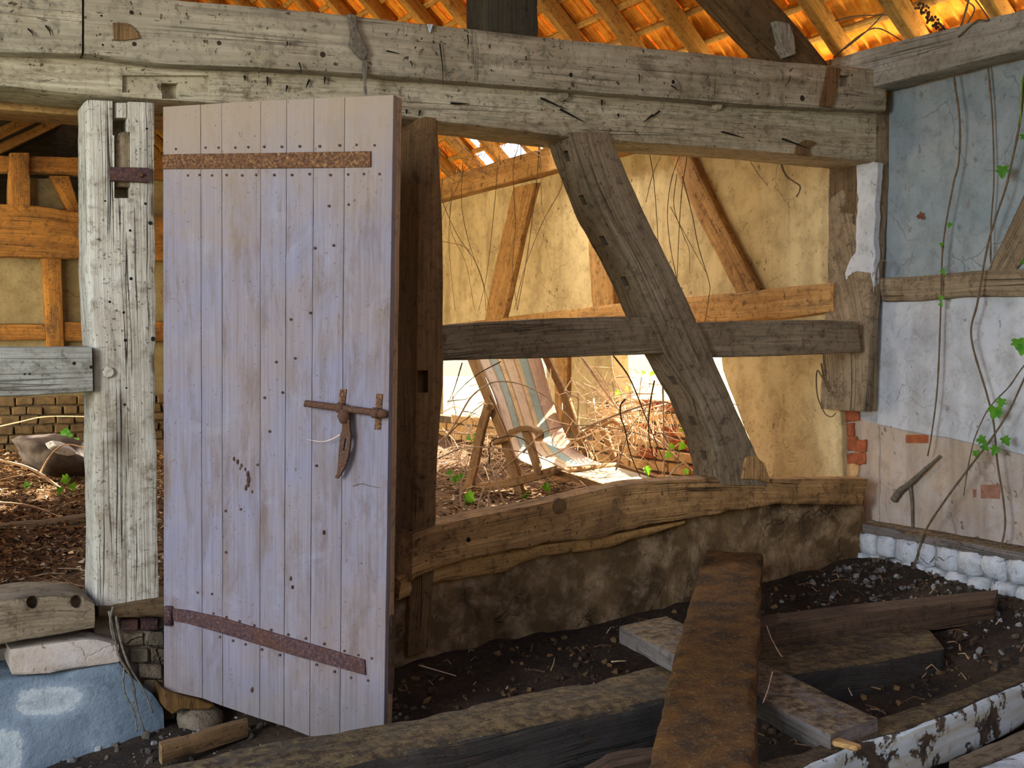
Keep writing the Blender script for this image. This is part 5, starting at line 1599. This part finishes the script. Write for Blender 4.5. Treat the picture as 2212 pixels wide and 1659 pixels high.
# ================================================================== TIMBERS ON THE NEAR FLOOR
far = px(hZ(0.22), [(150, 1700), (300, 1664), (500, 1618), (831, 1563), (1144, 1494), (1300, 1464), (1415, 1438), (1500, 1420), (1700, 1378), (1860, 1362), (2000, 1352)])
near = px(hZ(0.22), [(420, 1740), (560, 1702), (700, 1668), (826, 1634), (1144, 1569), (1295, 1537), (1415, 1510), (1500, 1492), (1700, 1458), (1890, 1430), (2040, 1400)])
o = beam('floor_beam', far, near, Vector((0, 0, -0.2)), M['rubble_wood'], n=110, k=7, amp=0.012, chip=0.03, r=0.02)
tag(o, 'long squared beam lying dirt covered across the foreground, from bottom left to right', 'beam')
o = beam('floor_plank', px(hZ(0.31), [(1560, 1338), (1850, 1304), (2156, 1272)]), px(hZ(0.31), [(1560, 1360), (1850, 1325), (2150, 1290)]), Vector((0, 0, -0.115)), M['brownplank'], n=70, k=5, amp=0.006, r=0.012)
tag(o, 'brown plank lying on edge by the plinth, rounded right end near the stones', 'plank')
o = beam('cross_plank', px(hZ(0.30), [(1441, 1331), (1896, 1550)]), px(hZ(0.30), [(1338, 1353), (1795, 1588)]), Vector((0, 0, -0.07)), M['bleached'], n=60, k=6, amp=0.006, r=0.008)
tag(o, 'bleached plank with a square cut end, passing under the mossy plank', 'plank')
ld = (RT * 0.2244 + FH + Vector((0, 0, 0.047))).normalized()
lp = CAM + ray(1520, 1659) * 2.95
ln_ = ld.cross(RT - ld * RT.dot(ld)).normalized()
lh = hPl(lp, ln_)
if ln_.z < 0: ln_ = -ln_
o = beam('mossy_plank', px(lh, [(1392, 1700), (1440, 1480), (1472, 1370), (1502, 1262), (1524, 1186)]), px(lh, [(1634, 1700), (1636, 1400), (1644, 1260), (1649, 1196)]), ln_ * -0.085, M['moss_wood'], n=110, k=14, amp=0.013, chip=0.03, r=0.02, freq=4)
tag(o, 'mossy brown plank pointing at the viewer, resting on the cross plank', 'plank')
pf = [(1560, 1665), (1640, 1641), (1750, 1612), (1890, 1549), (2007, 1513), (2080, 1487), (2212, 1428), (2400, 1345), (2900, 1125)]
pn_ = [(1640, 1690), (1732, 1656), (1860, 1597), (1952, 1575), (2081, 1524), (2212, 1469), (2400, 1392), (2900, 1187)]
o = beam('painted_beam', px(hZ(0.26), pf), px(hZ(0.26), pn_), Vector((0, 0, -0.17)), M['rubble_wood'], n=90, k=6, amp=0.008, chip=0.02)
tag(o, 'beam at the lower right with white paint flaking off its side', 'beam')
nv = px(hZ(0.26), pn_)
outw = (nv[-1] - nv[0]).cross(Vector((0, 0, 1))).normalized()
if outw.dot(CAM - nv[2]) < 0: outw = -outw
sk = beam('paint_layer', [p + outw * 0.009 + Vector((0, 0, -.008)) for p in nv], [p + outw * 0.009 + Vector((0, 0, -.158)) for p in nv], -outw * 0.03, M['paint'], o, n=90, k=6, amp=0.006, chip=0.02)
o = beam('dark_board', px(hZ(0.13), [(2050, 1640), (2212, 1572), (2400, 1490)]), px(hZ(0.13), [(2080, 1668), (2212, 1610), (2400, 1530)]), Vector((0, 0, -0.06)), M['grey'], n=30, k=4)
tag(o, 'dark narrow board between the painted beam and the white board at the bottom right corner', 'board')
o = beam('white_board', px(hZ(0.16), [(2040, 1690), (2115, 1656), (2212, 1618), (2400, 1540)]), px(hZ(0.16), [(2140, 1740), (2230, 1690), (2330, 1650), (2520, 1580)]), Vector((0, 0, -0.05)), M['stonewash'], n=30, k=4)
tag(o, 'white painted board filling the bottom right corner', 'board')
o = beam('short_offcut', px(hZ(0.12), [(1262, 1655), (1310, 1625), (1420, 1604)]), px(hZ(0.12), [(1270, 1690), (1330, 1655), (1430, 1630)]), Vector((0, 0, -0.08)), M['brownplank'], n=20, k=4, amp=0.01)
tag(o, 'short dark offcut left of the mossy plank at the bottom edge', 'offcut')
o = beam('edge_board', px(hZ(0.07), [(343, 1600), (430, 1573), (530, 1545)]), px(hZ(0.07), [(350, 1611), (436, 1584), (536, 1553)]), Vector((0, 0, -0.07)), M['jamb'], n=30, k=4, amp=0.006)
tag(o, 'thin board on edge in the rubble under the door foot', 'board')
o = slab('threshold_end', ragged(px(hY(-0.14), [(352, 1488), (400, 1500), (466, 1526), (452, 1533), (392, 1534), (372, 1545), (356, 1530)]), 0.008, 0.03), (0, 0.2, 0), M['ochrerot'])
tag(o, 'splintered yellow timber end sticking out below the hinge side of the door', 'timber')
bmx = bmesh.new()
rock(bmx, hY(-0.08)(432, 1556), (0.10, 0.09, 0.055), 3.3)
bmesh.ops.subdivide_edges(bmx, edges=list(bmx.edges), cuts=2, use_grid_fill=True, smooth=0.3)
o = from_bm('footing_stone', bmx, M['mortar'], smooth=True)
tag(o, 'grey stone under the door foot beside the yellow timber end', 'stone')
o = slab('splinter', px(hZ(0.285), [(1790, 1590), (1812, 1592), (1862, 1608), (1850, 1613), (1800, 1602)]), (0, 0, -.015), M['ochre'])
tag(o, 'small fresh orange splinter lying by the painted beam', 'splinter')
for k, (pts, lab) in enumerate([([(1652, 1340), (1664, 1375), (1684, 1412), (1690, 1418)], 'straw hanging right of the mossy plank, upper one'), ([(1668, 1452), (1660, 1485), (1648, 1518)], 'straw hanging right of the mossy plank, lower one'),
                                ([(905, 1437), (950, 1450), (985, 1460)], 'orange straw on the dark floor right of the door')]):
    o, _ = stem('straw', px(hZ(0.30 if k < 2 else 0.12), pts), .003, .002, M['bramble'])
    tag(o, lab, 'straw')

# dusty root strands under the post
strands = empty('root_strands', 'dusty grey root strands hanging from the post foot over the blue plinth', 'roots', loc=hY(-.12)(245, 1330))
for k, pts in enumerate([[(236, 1320), (246, 1370), (258, 1420), (284, 1465), (296, 1530), (312, 1580)], [(250, 1330), (262, 1390), (280, 1440), (310, 1490), (330, 1540)], [(244, 1310), (238, 1345), (246, 1385)], [(268, 1440), (268, 1490), (290, 1540), (296, 1580)]]):
    stem('strand', px(hY(-0.13 - 0.01 * k), pts), .006 - .0008 * k, .003, M['cobweb'], parent=strands, knobs=.8, seed=k)

# rubble and stone chips on the dark floor
def chips(name, n, rects, zf, size, lab, rn, mat='chips'):
    bm = bmesh.new()
    for i in range(n):
        r = rects[i % len(rects)]
        x, y = rn.uniform(r[0], r[1]), rn.uniform(r[2], r[3])
        s = size[0] + (size[1] - size[0]) * rn.random() ** 3
        res = bmesh.ops.create_icosphere(bm, subdivisions=1, radius=1.0) if s > 0.016 else bmesh.ops.create_cube(bm, size=1.5)
        rot = Matrix.Rotation(rn.uniform(0, 6.28), 3, Vector((rn.random() + .1, rn.random(), rn.random())).normalized())
        sc = Vector((s * rn.uniform(.7, 1.4), s * rn.uniform(.6, 1.1), s * rn.uniform(.35, .8)))
        for v in res['verts']:
            q = v.co * (1 + .3 * noise.noise(v.co * 2 + Vector((i, 0, 0))))
            q = rot @ Vector((q.x * sc.x, q.y * sc.y, q.z * sc.z))
            v.co = q + Vector((x, y, zf(x, y) + s * 0.25))
    o = from_bm(name, bm, M[mat])
    return tag(o, lab, 'rubble', kind='stuff')


chips('stone_chips', 1500, [(-4.4, -2.9, -0.9, -0.06), (-0.9, -0.02, -1.9, -0.05), (-0.5, -0.02, -1.9, -0.05)], zfront, (0.003, 0.022), 'grey stone chips and dust crumbs over the dark near floor', random.Random(3))
chips('earth_crumbs', 1500, [(-3.4, -0.6, -1.5, -0.05)], zfront, (0.003, 0.02), 'brown crumbs of earth and rotten wood on the dark floor under the frame', random.Random(4), 'crumbs')
litter('floor_straw', 260, (-3.2, -0.1, -1.6, -0.06), zfront, M['twigs'], (0.02, 0.10), 'bits of straw and splinters on the dark near floor', random.Random(8), True, 'straw')
chips('timber_dust', 500, [(-3.2, -1.0, -1.55, -0.75)], lambda x, y: 0.222, (0.004, 0.012), 'crumbs of mortar lying on the foreground beam', random.Random(9)) if False else None
